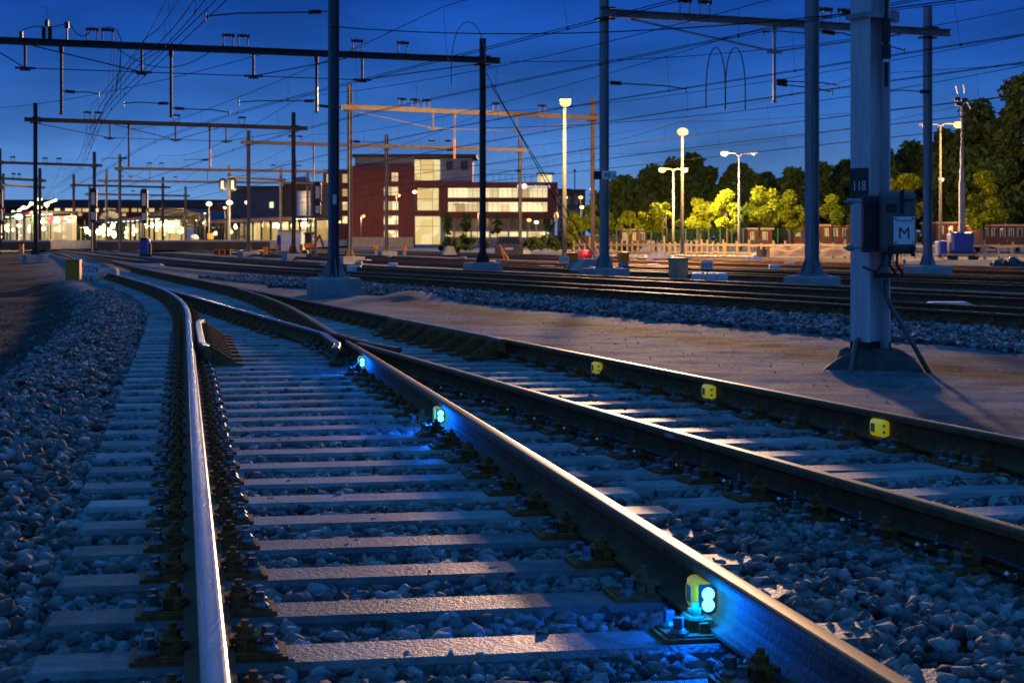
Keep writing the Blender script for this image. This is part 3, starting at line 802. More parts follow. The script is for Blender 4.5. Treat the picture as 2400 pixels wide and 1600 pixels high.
def insul_arm(root, a, b, drop=.05, yellow=False):
    """registration arm: short stub, ribbed insulator, thin tube"""
    a, b = Vector(a), Vector(b); d = (b - a); L = d.length
    mb = MB(); mb.cur = 0
    mb.tube([a, a + d * (.12 / L)], .016, 6)
    i0 = a + d * (.12 / L); i1 = a + d * (.42 / L)
    pts = [i0 + (i1 - i0) * (k / 12) for k in range(13)]
    mb.cur = 1; mb.tube(pts, [.035 if k % 2 else .068 for k in range(13)], 8)
    mb.cur = 0
    mid = a + d * .72 + Vector((0, 0, .04))
    mb.tube([i1, mid, b], .019, 6)
    mb.bar(b + Vector((0, 0, .08)), b - Vector((0, 0, .10)), .03)
    return mb.build('registration_arm', [M_dark, M_insul], root)
def top_frame(root, p, dirv, m=None):
    mb = MB(); p = Vector(p); d = Vector(dirv) * .16
    mb.bar(p - d, p - d + Vector((0, 0, .36)), .035); mb.bar(p + d, p + d + Vector((0, 0, .36)), .035)
    mb.bar(p - d * 1.3, p + d * 1.3, .06, .03)
    mb.cur = 1
    q0 = p - d * 1.25 + Vector((0, 0, .38)); q1 = p + d * 1.25 + Vector((0, 0, .38))
    mb.tube([q0 + (q1 - q0) * (k / 12) for k in range(13)], [.03 if k % 2 else (.085 if k in (0, 12, 6, 4, 8) else .055) for k in range(13)], 8)
    return mb.build('insulator_frame', [m or M_gan, M_insul], root)

def gantry(label, masts, zb, beam, nodes, droppers, frames, arms=(), s=.25, msteel=None, top=.9, detail=True, group='overhead line gantries', zf=.15, bw=.2, depth=.85, bsteel=None):
    """masts: [(px, Y, extra height or None)], first and last lie under the beam line; beam: (px0, px1) in photo pixels"""
    (pa, Ya), (pb, Yb) = masts[0][:2], masts[-1][:2]
    A = Vector((xs(pa, Ya), Ya, zb)); B = Vector((xs(pb, Yb), Yb, zb)); d = (B - A).normalized()
    def onbeam(px):                                     # where the sight line through column px meets the beam's vertical plane
        k = (px - CX) / F
        t = (k * A.y - A.x) / (d.x - k * d.y); return A + d * t
    rz = math.atan2(d.y, d.x)
    r = empty('overhead_gantry', (A.x, A.y, 0), label, 'gantry', group)
    ms = msteel or M_gan; bs = bsteel or ms
    for px, Y, ex in masts:
        p = onbeam(px); m = MB()
        zt = zb + (top if ex is None else ex)
        off = d.cross(Vector((0, 0, 1))) * -(s / 2 + bw / 2 + .004)    # mast stands behind the beam
        c = p + off
        hbeam(m, c.x - A.x, c.y - A.y, zf, zt, s, rz)
        if detail: gussets(m, c.x - A.x, c.y - A.y, zf + .024, s, rz)
        m.build('mast', ms, r)
        if detail: foundation(r, c.x, c.y, zf, 1.15, .95, -.7, rz)
        cl = MB(); cl.bar(Vector((p.x - A.x, p.y - A.y, zb - .16)) - d * .26 + off, Vector((p.x - A.x, p.y - A.y, zb - .16)) + d * .26 + off, .30, .05); cl.build('clamp', M_dark, r); cl = MB()
        cl.bar(Vector((p.x - A.x, p.y - A.y, zb + .14)) - d * .2 - off * .0, Vector((p.x - A.x, p.y - A.y, zb + .14)) + d * .2, .26, .04)
        cl.build('clamp', M_dark, r)
    p0, p1 = onbeam(beam[0]) - A, onbeam(beam[1]) - A
    Z = Vector((0, 0, zb))
    m = MB()
    m.bar(p0 + Z + Vector((0, 0, .10)), p1 + Z + Vector((0, 0, .10)), bw, .022); m.bar(p0 + Z - Vector((0, 0, .10)), p1 + Z - Vector((0, 0, .10)), bw, .022)
    m.bar(p0 + Z, p1 + Z, .03, .178)
    m.build('beam', bs, r)
    if nodes:
        m = MB(); pts = [onbeam(n) - A for n in nodes]
        for k, q in enumerate(pts):
            m.bar(q + Z - Vector((0, 0, .111)), q + Z - Vector((0, 0, depth)), .075)
            m.bar(q + Z - Vector((0, 0, depth)) - d * .32, q + Z - Vector((0, 0, depth)) + d * .32, .05, .07)
            m.bar(q + Z - Vector((0, 0, depth + .06)) - d * .16, q + Z - Vector((0, 0, depth + .06)) + d * .16, .05, .06)
            lf = (q - pts[k - 1]).length if k else (q - p0).length
            if k <= (len(pts) - 1) / 2: m.bar(q + Z - Vector((0, 0, depth)), q - d * lf * .93 + Z - Vector((0, 0, .13)), .035)
            if k >= (len(pts) - 1) / 2:
                rt = ((pts[k + 1] if k + 1 < len(pts) else p1) - q).length
                m.bar(q + Z - Vector((0, 0, depth)), q + d * rt * .85 + Z - Vector((0, 0, .13)), .035)
            if k: m.bar(pts[k - 1] + Z - Vector((0, 0, depth)) + d * .3, q + Z - Vector((0, 0, depth)) - d * .3, .03)
        m.build('truss', bs, r)
    for px, L, yel in droppers:
        q = onbeam(px) - A; m = MB()
        m.bar(q + Z - Vector((0, 0, .112)), q + Z - Vector((0, 0, L)), .085)
        m.bar(q + Z - Vector((0, 0, .112)), q + Z - Vector((0, 0, .3)), .13); m.bar(q + Z - Vector((0, 0, L)), q + Z - Vector((0, 0, L + .03)), .13)
        if yel: m.cur = 1; m.bar(q + Z - Vector((0, 0, L * .58)), q + Z - Vector((0, 0, L + .004)), .093)
        m.build('drop_post', [ms, M_yellow], r)
    for px in frames:
        q = onbeam(px) - A; top_frame(r, q + Z + Vector((0, 0, .111)), d, ms)
    for px, dz, px2, dz2 in arms:
        q = onbeam(px) - A + Z - Vector((0, 0, dz)); q2 = onbeam(px2) - A + Z - Vector((0, 0, dz2)); insul_arm(r, q, q2)
    return r, onbeam

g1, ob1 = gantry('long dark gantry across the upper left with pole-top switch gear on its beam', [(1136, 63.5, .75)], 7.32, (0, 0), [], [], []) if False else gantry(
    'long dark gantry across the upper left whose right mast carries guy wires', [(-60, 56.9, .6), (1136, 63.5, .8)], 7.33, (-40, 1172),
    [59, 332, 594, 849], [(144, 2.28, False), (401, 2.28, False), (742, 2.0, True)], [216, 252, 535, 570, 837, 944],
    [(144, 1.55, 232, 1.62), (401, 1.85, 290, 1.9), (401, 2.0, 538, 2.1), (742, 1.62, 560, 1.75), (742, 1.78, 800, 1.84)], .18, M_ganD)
# pole-top gear of that gantry: twin insulators, coil and a drooping cable
q = ob1(110); m = MB(); Z0 = Vector(q) - g1.location
for dx in (-.1, .1):
    m.cur = 1; m.tube([Z0 + Vector((dx, 0, 7.44 - 7.33 + .0 + k * .04)) for k in range(11)], [.05 if k % 2 else .09 for k in range(11)], 8)
m.cur = 0; m.box(Z0 + Vector((0, 0, .62)), (.12, .12, .2)); m.tube([Z0 + Vector((0, 0, .72)), Z0 + Vector((.08, 0, .86)), Z0 + Vector((-.06, 0, .93)), Z0 + Vector((.05, 0, 1.05)), Z0 + Vector((-.08, 0, 1.15))], .012, 5)
a0 = Vector(ob1(50)) - g1.location + Vector((0, 0, .1)); b0 = Vector(ob1(157)) - g1.location + Vector((0, 0, .11))
m.bar(a0, a0 + Vector((0, 0, .22)), .1); m.bar(b0, b0 + Vector((0, 0, .5)), .05); m.box(b0 + Vector((0, 0, .48)), (.13, .13, .2))
def sag(a, b, s, n=10): return [a + (b - a) * (k / n) + Vector((0, 0, -s * 4 * (k / n) * (1 - k / n))) for k in range(n + 1)]
m.tube(sag(a0 + Vector((0, 0, .24)), Z0 + Vector((-.1, 0, .5)), -.06), .016, 5); m.tube(sag(Z0 + Vector((.1, 0, .5)), b0 + Vector((0, 0, .55)), .03), .016, 5)
m.tube(sag(b0 + Vector((.08, 0, .55)), Vector(ob1(212)) - g1.location + Vector((0, 0, .42)), .28), .018, 5)
e0 = Vector(ob1(236)) - g1.location + Vector((0, 0, .52)); m.tube([e0, e0 + Vector((.3, 0, .05)), e0 + Vector((.55, 0, -.06)), e0 + Vector((.68, 0, -.4)), e0 + Vector((.62, 0, -1.3)), e0 + Vector((.5, 0, -2.0))], .016, 5)
for k in range(4): m.tube(sag(Vector(ob1(262 + k * 7)) - g1.location + Vector((0, 0, -.12)), Vector(ob1(250 + k * 11)) - g1.location + Vector((0, 0, -1.75)), .0), .008, 4)
m.tube(sag(Vector(ob1(276)) - g1.location + Vector((0, 0, -.12)), Vector(ob1(490)) - g1.location + Vector((0, 0, -.12)), .55, 16), .014, 5)
m.build('switch_gear', [M_dark, M_insul], g1)

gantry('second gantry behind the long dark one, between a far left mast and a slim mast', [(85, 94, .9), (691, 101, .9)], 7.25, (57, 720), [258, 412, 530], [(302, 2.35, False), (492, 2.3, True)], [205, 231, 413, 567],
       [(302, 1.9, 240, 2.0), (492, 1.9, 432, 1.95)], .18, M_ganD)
gantry('warm lit gantry spanning from behind the dark mast to the tall lamp', [(824, 85, 1.1), (1394, 92.5, 1.0)], 7.25, (800, 1408), [1015, 1211], [(1065, 2.3, True)], [942, 972, 1000, 1162, 1271], [(1065, 1.9, 985, 1.85), (824, 1.62, 905, 1.68)], .17)
gantry('orange lit gantry with three masts in front of the brick office building', [(585, 117, .8), (909, 122, .8), (1222, 127, .8)], 7.3, (565, 1240), [], [(735, 2.3, True)], [683, 702, 1012, 1050], [(1222, 1.5, 1150, 1.5)], .19)
gantry('near gantry at the upper right with the sign 48.5 on its left mast', [(1424, 51, 2.2), (2184, 55.7, .85)], 7.43, (1414, 2226), [], [(1815, 2.35, False)], [1605, 1652, 1936, 1978],
       [(1424, 1.98, 1608, 2.08), (1815, 1.72, 1965, 1.78), (1815, 1.80, 1950, 2.0), (2184, 1.86, 2085, 1.9), (1992, .38, 2120, .62), (1915, .25, 1790, .30)], .205, M_galv, .85, bsteel=M_gan)
# the deep strut frame of that gantry
gr = bpy.data.objects['overhead_gantry.004']
obr = lambda px: None
_A = Vector((xs(1424, 51), 51, 7.43)); _B = Vector((xs(2184, 55.7), 55.7, 7.43)); _dd = (_B - _A).normalized()
def onr(px):
    k = (px - CX) / F; t = (k * _A.y - _A.x) / (_dd.x - k * _dd.y); return _A + _dd * t - gr.location
m = MB(); nd = onr(1815) - Vector((0, 0, .86))
m.bar(onr(1480) - Vector((0, 0, .14)), nd, .055); m.bar(nd, onr(2110) - Vector((0, 0, .14)), .055); m.bar(nd - _dd * .25, nd + _dd * .25, .04, .12)
m.build('strut', M_galv, gr)
far = [(268, 795, 282, 692, 150, 395, [352, 487], [350, 378, 640, 700]), (-30, 240, 2, 224, 150, 381, [], [30, 106, 138]), (228, 740, 250, 722, 185, 424, [], [285, 305, 411]),
       (165, 400, 175, 384, 200, 434, [], []), (200, 445, 212, 437, 215, 455, [], [312]), (-20, 108, 3, 98, 165, 418, [], [32, 45]), (-20, 105, 12, 90, 185, 434, [], []), (535, 670, 541, 662, 175, 416, [], [])]
wl = ['gantry with two short truss posts left of the thick dark mast', 'gantry at the far left edge ending at a dark mast', 'reddish lit broad gantry above the station roofs', 'thin gantry behind the red lamp mast',
      'lowest thin gantry with a red glint above the station canopy', 'upper of the two short gantries by the far left lamps', 'lower of the two short gantries by the far left lamps', 'portal gantry carrying two black signals']
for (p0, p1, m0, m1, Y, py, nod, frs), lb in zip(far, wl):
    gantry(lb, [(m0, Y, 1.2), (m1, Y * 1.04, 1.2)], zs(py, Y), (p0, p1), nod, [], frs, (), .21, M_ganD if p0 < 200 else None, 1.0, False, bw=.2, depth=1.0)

def mast(name, px, Y, ztop, zbase, label, s=.26, rz=AX, steel=None, fw=1.0, fd=1.0, fz=-.8):
    r = empty(name, (xs(px, Y), Y, 0), label, 'mast')
    m = MB(); hbeam(m, 0, 0, zbase, ztop, s, rz); m.build('post', steel or M_galv, r)
    m = MB(); gussets(m, 0, 0, zbase + .024, s, rz, .42, .16)
    for k in range(8):
        a = rz + k * math.pi / 4 + .4; m.cyl((.33 * math.cos(a), .33 * math.sin(a), zbase + .02), .022, .07, 6)
    m.build('base_plate', M_galv, r)
    foundation(r, r.location.x, Y, zbase - .004, fw, fd, fz, rz)
    return r
M_mastdk = mat('dark_blue_mast_steel', (.075, .085, .11), .45, .2, .14, 2.2, 0, 40, .5, stretch=(4, 4, .7))
mL = mast('mast', 782, 41, 9.2, .10, 'dark thick mast on a concrete block, left of the middle, reaching out of the picture', .205, AX, M_mastdk, 1.0, 1.0)
insul_arm(mL, (-.15, -.05, zs(28, 41)), (xs(478, 41) - mL.location.x, .2, zs(34, 41) - .02))
pl = MB(); pl.box((0, 0, 0), (.09, .004, .22)); o = pl.build('number_plate', M_white, mL, (.035, -.15, zs(468, 41)), AX)
mR = mast('mast', 1903, 42, 8.5, .12, 'grey steel mast between the number 118 mast and the tall sodium lamps', .245, AX, M_galv, 1.0, .9)
insul_arm(mR, (.15, 0, zs(72, 42)), (1.0, .3, zs(82, 42)))

# the near mast, number 118
m118 = empty('mast', (3.47, 17.3, 0), 'pale mast number 118 standing in a mound on the sandy path', 'mast')
R118 = math.radians(29)
m = MB(); hbeam(m, 0, 0, -.25, 6.5, .27, R118, .02, .013); m.build('post', mat('pale_lilac_mast_paint', (.58, .56, .58), .45, .05, .25, 2.6, .08, 30, .45, (.74, .71, .72), stretch=(5, 5, .45)), m118)
m = MB(); hbeam(m, 0, 0, -.252, -.005, .276, R118, .022, .016); m.build('tar_band', M_black, m118)
M118 = Matrix.Translation(m118.location) @ Matrix.Rotation(R118, 4, 'Z')
def on118(u, v, z): return Matrix.Rotation(R118, 4, 'Z') @ Vector((u, v, z))
pz = zs(455, 17.3)
m = MB(); m.box((-.1375, 0, 0), (.003, .268, .29)); o = m.build('number_plate', mat('number_plate_black', (.03, .022, .02), .5), m118, (0, 0, zs(430, 17.3)), R118)
text(o, '118', (-.1395, 0, -.03), (math.radians(90), 0, math.radians(-90)), .135, M_white, 'number', .0006)
# a collar with a hanging cable
m = MB(); zc = zs(40, 17.3)
m.box((0, 0, zc), (.36, .31, .05)); m.box((.22, -.05, zc + .01), (.16, .05, .11))
m.build('collar', M_galv, m118, (0, 0, 0), R118)
m = MB(); c0 = on118(.06, -.16, 0)
m.tube([c0 + Vector((0, 0, z)) for z in np.linspace(zs(205, 17.3), 6.4, 30)], .018, 6); m.box(c0 + Vector((0, 0, zs(75, 17.3))), (.07, .07, .22)); m.box(c0 + Vector((0, 0, zs(125, 17.3))), (.075, .075, .14))
m.build('cable', M_dark, m118)
m = MB(); m.box((c0.x, c0.y, zs(137, 17.3)), (.07, .07, .10)); m.build('cable_end', M_white, m118)
# conduit at the foot, and the guy strap
m = MB(); c1 = on118(.07, -.14, 0)
m.tube([c1 + Vector((0, 0, z)) for z in (zs(655, 17.3), .50)] + [c1 + Vector((.01, -.005, .42)), c1 + Vector((.05, -.02, .33)), c1 + Vector((.22, -.09, .02)), c1 + Vector((.40, -.17, -.33))], .024, 8)
m.tube([on118(-.15, .0, .02), on118(-.22, -.04, -.01), on118(-.42, -.22, -.22), on118(-.5, -.28, -.32)], .022, 8)
m.build('conduit', M_dgrey, m118, smooth=True)
m = MB(); m.box(on118(.06, -.155, zs(645, 17.3)), (.22, .06, .05)); m.build('strap', M_dark, m118)
# collapsed cone of tar round the foot
m = MB(); n = 28; ringv = []
for k, (rr, zz) in enumerate(((.20, -.08), (.28, -.11), (.37, -.18), (.46, -.27), (.56, -.40))):
    for j in range(n):
        a = 2 * math.pi * j / n; q = 1 + .09 * math.sin(3 * a + k) + .05 * math.sin(7 * a + 2 * k)
        ringv.append((rr * q * math.cos(a), rr * q * math.sin(a) * .9, zz + .02 * math.sin(5 * a + k)))
m.add(ringv, [(i * n + j, i * n + (j + 1) % n, (i + 1) * n + (j + 1) % n, (i + 1) * n + j)[::-1] for i in range(4) for j in range(n)] + [tuple(range(n))])
m.build('tar_collar', mat('tar_and_sand', (.03, .022, .02), .8, 0, .4, 5, .5, 30, .3, (.14, .11, .09)), m118, smooth=True)

# ------------------------------------------------------------------ switch box on mast 118
SB = empty('switch_box', (xs(2102, 17.05), 17.02, zs(522, 17.05)), 'dark grey rounded switch box with a white plate marked M, strapped to mast 118', 'switch box', None, math.radians(7))
m = MB(); rounded_box(m, (0, 0, 0), (.345, .16, .60), .05); m.build('cover', M_dgrey, SB, smooth=True)
m = MB(); rounded_box(m, (-.165, .10, 0), (.29, .10, .52), .02); m.build('back_box', M_dark, SB)
for z in (.20, -.24):
    m = MB(); m.box((-.26, .06, z), (.14, .05, .075)); m.box((-.315, .03, z), (.06, .06, .085)); m.build('clamp', M_dark, SB)
    m = MB(); m.tube([(-.52, .02, z), (-.345, .02, z)], .013, 6); m.tube([(-.50, .02, z), (-.485, .02, z), (-.46, .02, z), (-.43, .02, z), (-.415, .02, z)], [.012, .028, .034, .028, .013], 10); m.build('clamp_bolt', M_galv, SB)
m = MB(); m.box((.015, -.085, .20), (.03, .03, .22)); m.build('latch', M_black, SB)
for x in (-.1, .12): m = MB(); m.box((x, -.085, -.27), (.03, .04, .10)); m.build('hinge', M_black, SB)
m = MB(); m.box((-.085, -.0825, .135), (.10, .004, .085)); m.build('embossed_plate', M_dark, SB); m = MB(); m.box((.085, -.0825, .215), (.09, .004, .018)); m.build('embossed_plate', M_dark, SB)
m = MB(); m.box((.035, -.084, -.075), (.205, .006, .262)); o = m.build('sign_plate', mat('sign_white', (.86, .86, .86), .45, 0, .03, 3), SB)
text(o, 'M', (.035, -.0885, -.105), (math.radians(90), 0, 0), .155, M_black, 'letter', .0006); text(o, 'SCHAKELAAR', (.035, -.0885, .017), (math.radians(90), 0, 0), .026, M_black, 'lettering', .0006)
for x in (-.05, .12):
    for z in (.038, -.188): b = MB(); b.cyl((0, 0, 0), .009, .005, 8); b.build('screw', M_dark, o, (x, -.088, z)).rotation_euler = (math.radians(90), 0, 0)
m = MB()
for k in range(3):
    x = -.14 + k * .07; m.tube([(x, .0, -.29), (x - .01, .0, -.40), (x + .05 - .12 * (k < 1), .02, -.47), (x + .07 - .25 * (k < 1), .06, -.42 - .05 * k)], .013, 6)
m.build('cable', M_dark, SB, smooth=True)

# ------------------------------------------------------------------ signs
M_sign = mat('cream_sign', (.82, .78, .70), .5, 0, .05, 3)
km = empty('distance_sign', (xs(1427, 50.6), 50.55, zs(411, 50.6)), 'white distance sign reading 48.5 fixed to a grey mast', 'sign')
m = MB(); rounded_box(m, (0, 0, 0), (.42, .03, .25), .02); m.build('plate', M_sign, km)
m = MB(); m.box((-.32, .03, 0), (.22, .04, .24)); m.build('side_plate', M_black, km)
text(km, '48', (-.045, -.0165, 0), (math.radians(90), 0, 0), .2, M_black, 'number', .001); text(km, '.5', (.135, -.0165, -.028), (math.radians(90), 0, 0), .155, M_black, 'number', .001)
def point_sign(s, px, py, Y, w, h, label, zg=-.25, tilt=0.0):
    z = zs(py, Y); o = empty('points_number_sign', (xs(px, Y), Y, 0), label, 'sign')
    m = MB(); rounded_box(m, (0, 0, 0), (w, .02, h), .015); p = m.build('plate', M_white, o, (0, 0, z)); p.rotation_euler = (0, tilt, 0)
    text(p, s, (0, -.0112, 0), (math.radians(90), 0, 0), h * .62, M_black, 'number', .001)
    m = MB(); m.bar((0, .03, zg), (0, .03, z), .035); m.build('post', M_dark, o)
    return o
point_sign('2225', 1657, 622, 46.5, .31, .21, 'small white sign reading 2225 on a dark post before white blocks')
point_sign('2209', 1322, 609, 55.5, .31, .21, 'small white sign reading 2209 beside a sloping concrete block')
point_sign('2229', 213, 632, 52, .50, .36, 'crooked white sign reading 2229 beside a yellow cabinet at the left', -.35, .08)

# ------------------------------------------------------------------ trackside cabinets and blocks
M_yolive = mat('weathered_yellow_paint', (.40, .34, .16), .5, 0, .3, 3, .05, 20, .4)
def cabinet(px, pyt, pyb, pw, Y, label, m_=None, d=.4, rz=.25, group=None):
    w = pw * Y / F; z0, z1 = zs(pyb, Y), zs(pyt, Y)
    o = empty('cabinet', (xs(px, Y), Y, z0), label, 'cabinet', group)
    b = MB(); rounded_box(b, (0, 0, (z1 - z0) / 2), (w * .92, d, z1 - z0), .02); b.build('body', m_ or M_yellow, o, (0, 0, 0), rz)
    b = MB(); b.box((0, 0, z1 - z0 + .012), (w, d + .06, .03)); b.build('lid', m_ or M_yellow, o, (0, 0, 0), rz)
    b = MB(); b.box((0, 0, -.2), (w * .8, d * .8, .4)); b.build('foot', M_conc, o, (0, 0, 0), rz)
    return o
yg = 'yellow trackside cabinets'
cabinet(172, 610, 668, 36, 52, 'tall yellow cabinet at the left, beside the crooked white sign', None, .35, .05, yg)
cabinet(50, 573, 594, 11, 108, 'yellow cabinet at the far left beside a mast foot', None, .4, .2, yg)
cabinet(1340, 594, 612, 30, 64, 'yellow cabinet behind the sloping concrete block', None, .4, .2, yg)
cabinet(1461, 592, 612, 21, 66, 'yellow cabinet just right of the mast with the sign 48.5', None, .4, .4, yg)
cabinet(1590, 606, 647, 34, 48, 'weathered grey and yellow cabinet left of the sign 2225', M_yolive, .42, .5, yg)
for px, t, b_, w, Y, lb in ((622, 579, 596, 12, 112, 'larger yellow cabinet among the far tracks, left of three smaller ones'), (649, 575, 587, 9, 128, 'leftmost of three small yellow cabinets near the pale shed'),
                           (681, 575, 588, 8, 128, 'yellow cabinet beside the far mast, middle of three near the pale shed'), (706, 574, 588, 8, 128, 'rightmost of three small yellow cabinets near the pale shed'),
                           (881, 574, 585, 8, 120, 'small yellow cabinet between two masts before the brick building'), (948, 576, 587, 9, 118, 'small white and yellow cabinet right of the middle orange mast')):
    cabinet(px, t, b_, w, Y, lb, None, .4, .2, yg)
def block(px, py, Y, w, d, h, label, slope=.45, mat_=None, name='concrete_block', rz=AX, cat='concrete block'):
    o = empty(name, (xs(px, Y), Y, zs(py, Y)), label, cat)
    b = MB(); b.prism([(-w / 2, 0), (w / 2, 0), (w / 2 - slope * .9, h), (-w / 2 + slope, h)][::1], d); 
    b.build('block', mat_ or M_conc, o, (0, 0, 0), rz - .2)
    l = MB(); l.tube([(-.05, 0, h), (-.04, 0, h + .1), (.04, 0, h + .1), (.05, 0, h)], .018, 6); l.tube([(.18, 0, h), (.19, .0, h + .07), (.25, 0, h + .07), (.26, 0, h)], .018, 6); l.build('lifting_eye', M_dark, o)
    return o
anc = block(1380, 634, 54.5, 1.0, .9, .36, 'sloping concrete anchor block at the foot of two guy wires', .32)
block(1052, 597, 95, .75, .7, .45, 'small sloping concrete anchor block between far masts', .2)
wb = mat('white_board', (.78, .79, .82), .6, 0, .06, 3)
def board(px, py, Y, w, label, group='white boards on the ballast'):
    o = empty('white_board', (xs(px, Y), Y, zs(py, Y)), label, 'board', group)
    b = MB(); b.prism([(-w / 2, 0), (w / 2, 0), (w / 2 - .12, .06), (-w / 2 + .12, .06)], .35); b.build('slab', wb, o, (0, 0, 0), -.02); return o
board(354, 622, 66, .95, 'white slab on the ballast left of the thick dark mast')
board(2222, 716, 28.2, .78, 'white slab between rails right of mast 118')
o = empty('points_box', (xs(1660, 46.6), 46.7, -.24), 'white rounded points motor box with three lids behind the sign 2225', 'points motor')
for dx in (-.27, .05, .36):
    b = MB(); rounded_box(b, (dx, 0, .17), (.30, .4, .34), .05); b.build('lid', M_white, o)
o = empty('points_box', (xs(240, 52), 52.6, -.3), 'grey rounded points motor box behind the crooked sign', 'points motor')
b = MB(); rounded_box(b, (0, 0, .2), (.62, .5, .46), .1); b.build('cover', M_conc, o); b = MB(); b.box((.0, -.26, .22), (.05, .02, .12)); b.build('handle', M_white, o)

# ------------------------------------------------------------------ overhead lines
def wires(off, label, fn=None, y0=14.0, y1=200.0, zc=5.5, zm=6.85, span=52, ph=0.0, two=.2):
    fn = fn or (lambda Y: xT(Y, .82 + off))
    r = empty('overhead_line', (fn(60), 60, 0), label, 'overhead line', 'contact and carrying wires over the tracks')
    yy = np.linspace(y0, y1, int((y1 - y0) / 2.6))
    st = lambda Y: .18 * math.sin((Y + ph) / span * math.pi)
    for k in (-.5, .5):
        m = MB(); m.tube([rel(r, (fn(Y) + st(Y) + k * two, Y, zc)) for Y in yy], .010, 5); m.build('contact_wire', M_wire, r)
    zM = lambda Y: zm - .85 * 4 * (((Y + ph) / span) % 1) * (1 - ((Y + ph) / span) % 1)
    m = MB(); m.tube([rel(r, (fn(Y) + st(Y) * .3, Y, zM(Y))) for Y in yy], .010, 5); m.build('carrying_wire', M_wire, r)
    for Y in np.arange(y0 + 3, min(y1, 120), 6.5):
        if zM(Y) > zc + .05:
            m = MB(); m.tube([rel(r, (fn(Y) + st(Y) * .3, Y, zM(Y))), rel(r, (fn(Y) + st(Y) + .1, Y, zc))], .004, 4); m.box(rel(r, (fn(Y) + st(Y) + .1, Y, zc + .01)), (.04, .09, .06))
            m.build('dropper', M_wire, r)
    return r
wires(0, 'steepest pair of wires in the upper left, over the track running straight on', lambda Y: xC(Y) + .78, 14, 230, 5.5, 6.85, 52, 10)
wires(0, 'wires in the upper left leading over the bright left rail', lambda Y: (xA(Y) + .75) if Y < 45 else xC(Y) + .55, 14, 90, 5.62, 6.95, 52, 25)
for (off, word), ph in zip(TR, (8, 30, 3, 21, 40, 14)):
    wires(off, f'wires over the {word} track beyond the sandy path', None, 16 + off * .3, 230, 5.5, 6.9, 52, ph)
wires(33, 'wires over the outermost track by the fence', None, 30, 230, 5.6, 6.9, 52, 33)
# feeder and cross wires
def cable(pts, r, label, name='cable', cat='cable'):
    o = empty(name, pts[0], label, cat); m = MB(); m.tube([rel(o, p) for p in pts], r, 5); m.build('wire', M_wire, o); return o
cable(sag(at(770, 62, 41), at(2380, -20, 30), .4, 14), .012, 'thin feeder wire crossing high from the thick dark mast to the right')
cable(sag(at(-20, 255, 92), at(640, 120, 60), .3, 14), .012, 'slack feeder wire rising in the upper left behind the long gantry')
cable(sag(at(1195, 145, 60), at(2420, 15, 60), .5, 14), .012, 'upper of two long feeder wires crossing the sky to the right')
cable(sag(at(1130, 300, 75), at(2420, 150, 60), .5, 14), .012, 'lower of two long feeder wires crossing the sky to the right')
tp = ob1(1140)
for k, (dx, dz) in enumerate(((0, 0), (.14, -.4))):
    cable([tp + Vector((dx, .0, -.45 + dz)), Vector((anc.location.x + (-.08 + k * .25), anc.location.y, anc.location.z + .4))], .016, ('upper' if not k else 'lower') + ' guy wire from the long dark gantry down to the sloping block', 'guy_wire', 'guy wire')
def loop(px0, px1, py, pyb, Y, label):
    a = at(px0, pyb, Y); b = at(px1, pyb, Y + .4); t = at((px0 + px1) / 2, py, Y); pts = []
    for k in range(21):
        u = math.pi * k / 20; x = (a.x + b.x) / 2 - math.cos(u) * (b.x - a.x) / 2 * (1 + .15 * math.sin(u)); z = t.z - (t.z - a.z) * (1 - math.sin(u) ** .8)
        pts.append(Vector((x, Y, z)))
    o = cable(pts, .017, label, 'jumper_cable'); o.children[0].data.materials[0] = M_gan; return o  # paler steel colour stands for lamplight on the dark cable
loop(1655, 1696, 112, 255, 45, 'left loop of jumper cable hanging between wires at upper right')
loop(1700, 1742, 112, 258, 45, 'right loop of jumper cable hanging between wires at upper right')
loop(1058, 1138, 52, 200, 62, 'arched jumper cable over the mast with guy wires')

# ------------------------------------------------------------------ signals
def signal(px, pyt, pyb, Y, label, ladder=True, group='light signals seen from behind'):
    x = xs(px, Y); H = zs(pyt, Y); zb = -.3; s = Y / F
    o = empty('light_signal', (x, Y, zb), label, 'signal', group); H -= zb
    hw = 8.5 * s; hh = 26 * s
    def oval(cz, w, h):
        return [(w * math.cos(a), cz + (h - w) * (1 if 0 <= a <= math.pi else -1) + w * math.sin(a)) for a in np.linspace(0, 2 * math.pi, 24, endpoint=False)]
    m = MB(); m.prism(oval(H - hh, hw, hh), .25); m.prism(oval(H - hh * 2 - 14 * s, hw * .85, 16 * s), .25); m.bar((0, 0, H - hh * 2 - 4 * s), (0, 0, H - hh * 2 + 8 * s), .3); m.build('head', M_black, o)
    m = MB(); m.box((0, -.135, H - hh), (hw * 1.1, .02, hh * 1.1)); m.box((0, -.135, H - hh * 2 - 14 * s), (hw * 1.1, .02, 17 * s)); m.build('back_panel', mat('signal_panel', (.45, .44, .46), .4), o)
    m = MB(); m.bar((-.1 - hw * .3, .2, 0), (-.1 - hw * .3, .2, H - .2), .14); m.build('post', M_gan, o)
    if ladder:
        m = MB(); z = .3
        for dx in (-.17, .17): m.bar((-hw * 1.1 + dx, .06, 0), (-hw * 1.1 + dx, .06, H - .1), .035)
        while z < H - .2: m.bar((-hw * 1.1 - .17, .06, z), (-hw * 1.1 + .17, .06, z), .03, .05); z += .28
        m.build('ladder', M_gan, o)
    return o
signal(745, 425, 590, 108, 'black signal with a ladder just left of the thick dark mast')
signal(338, 442, 585, 150, 'black signal right in front of the arched station roof', False)
signal(219, 440, 580, 150, 'black signal partly behind a far dark mast', False)
signal(-2, 440, 580, 120, 'black signal cut by the left edge of the picture', False)
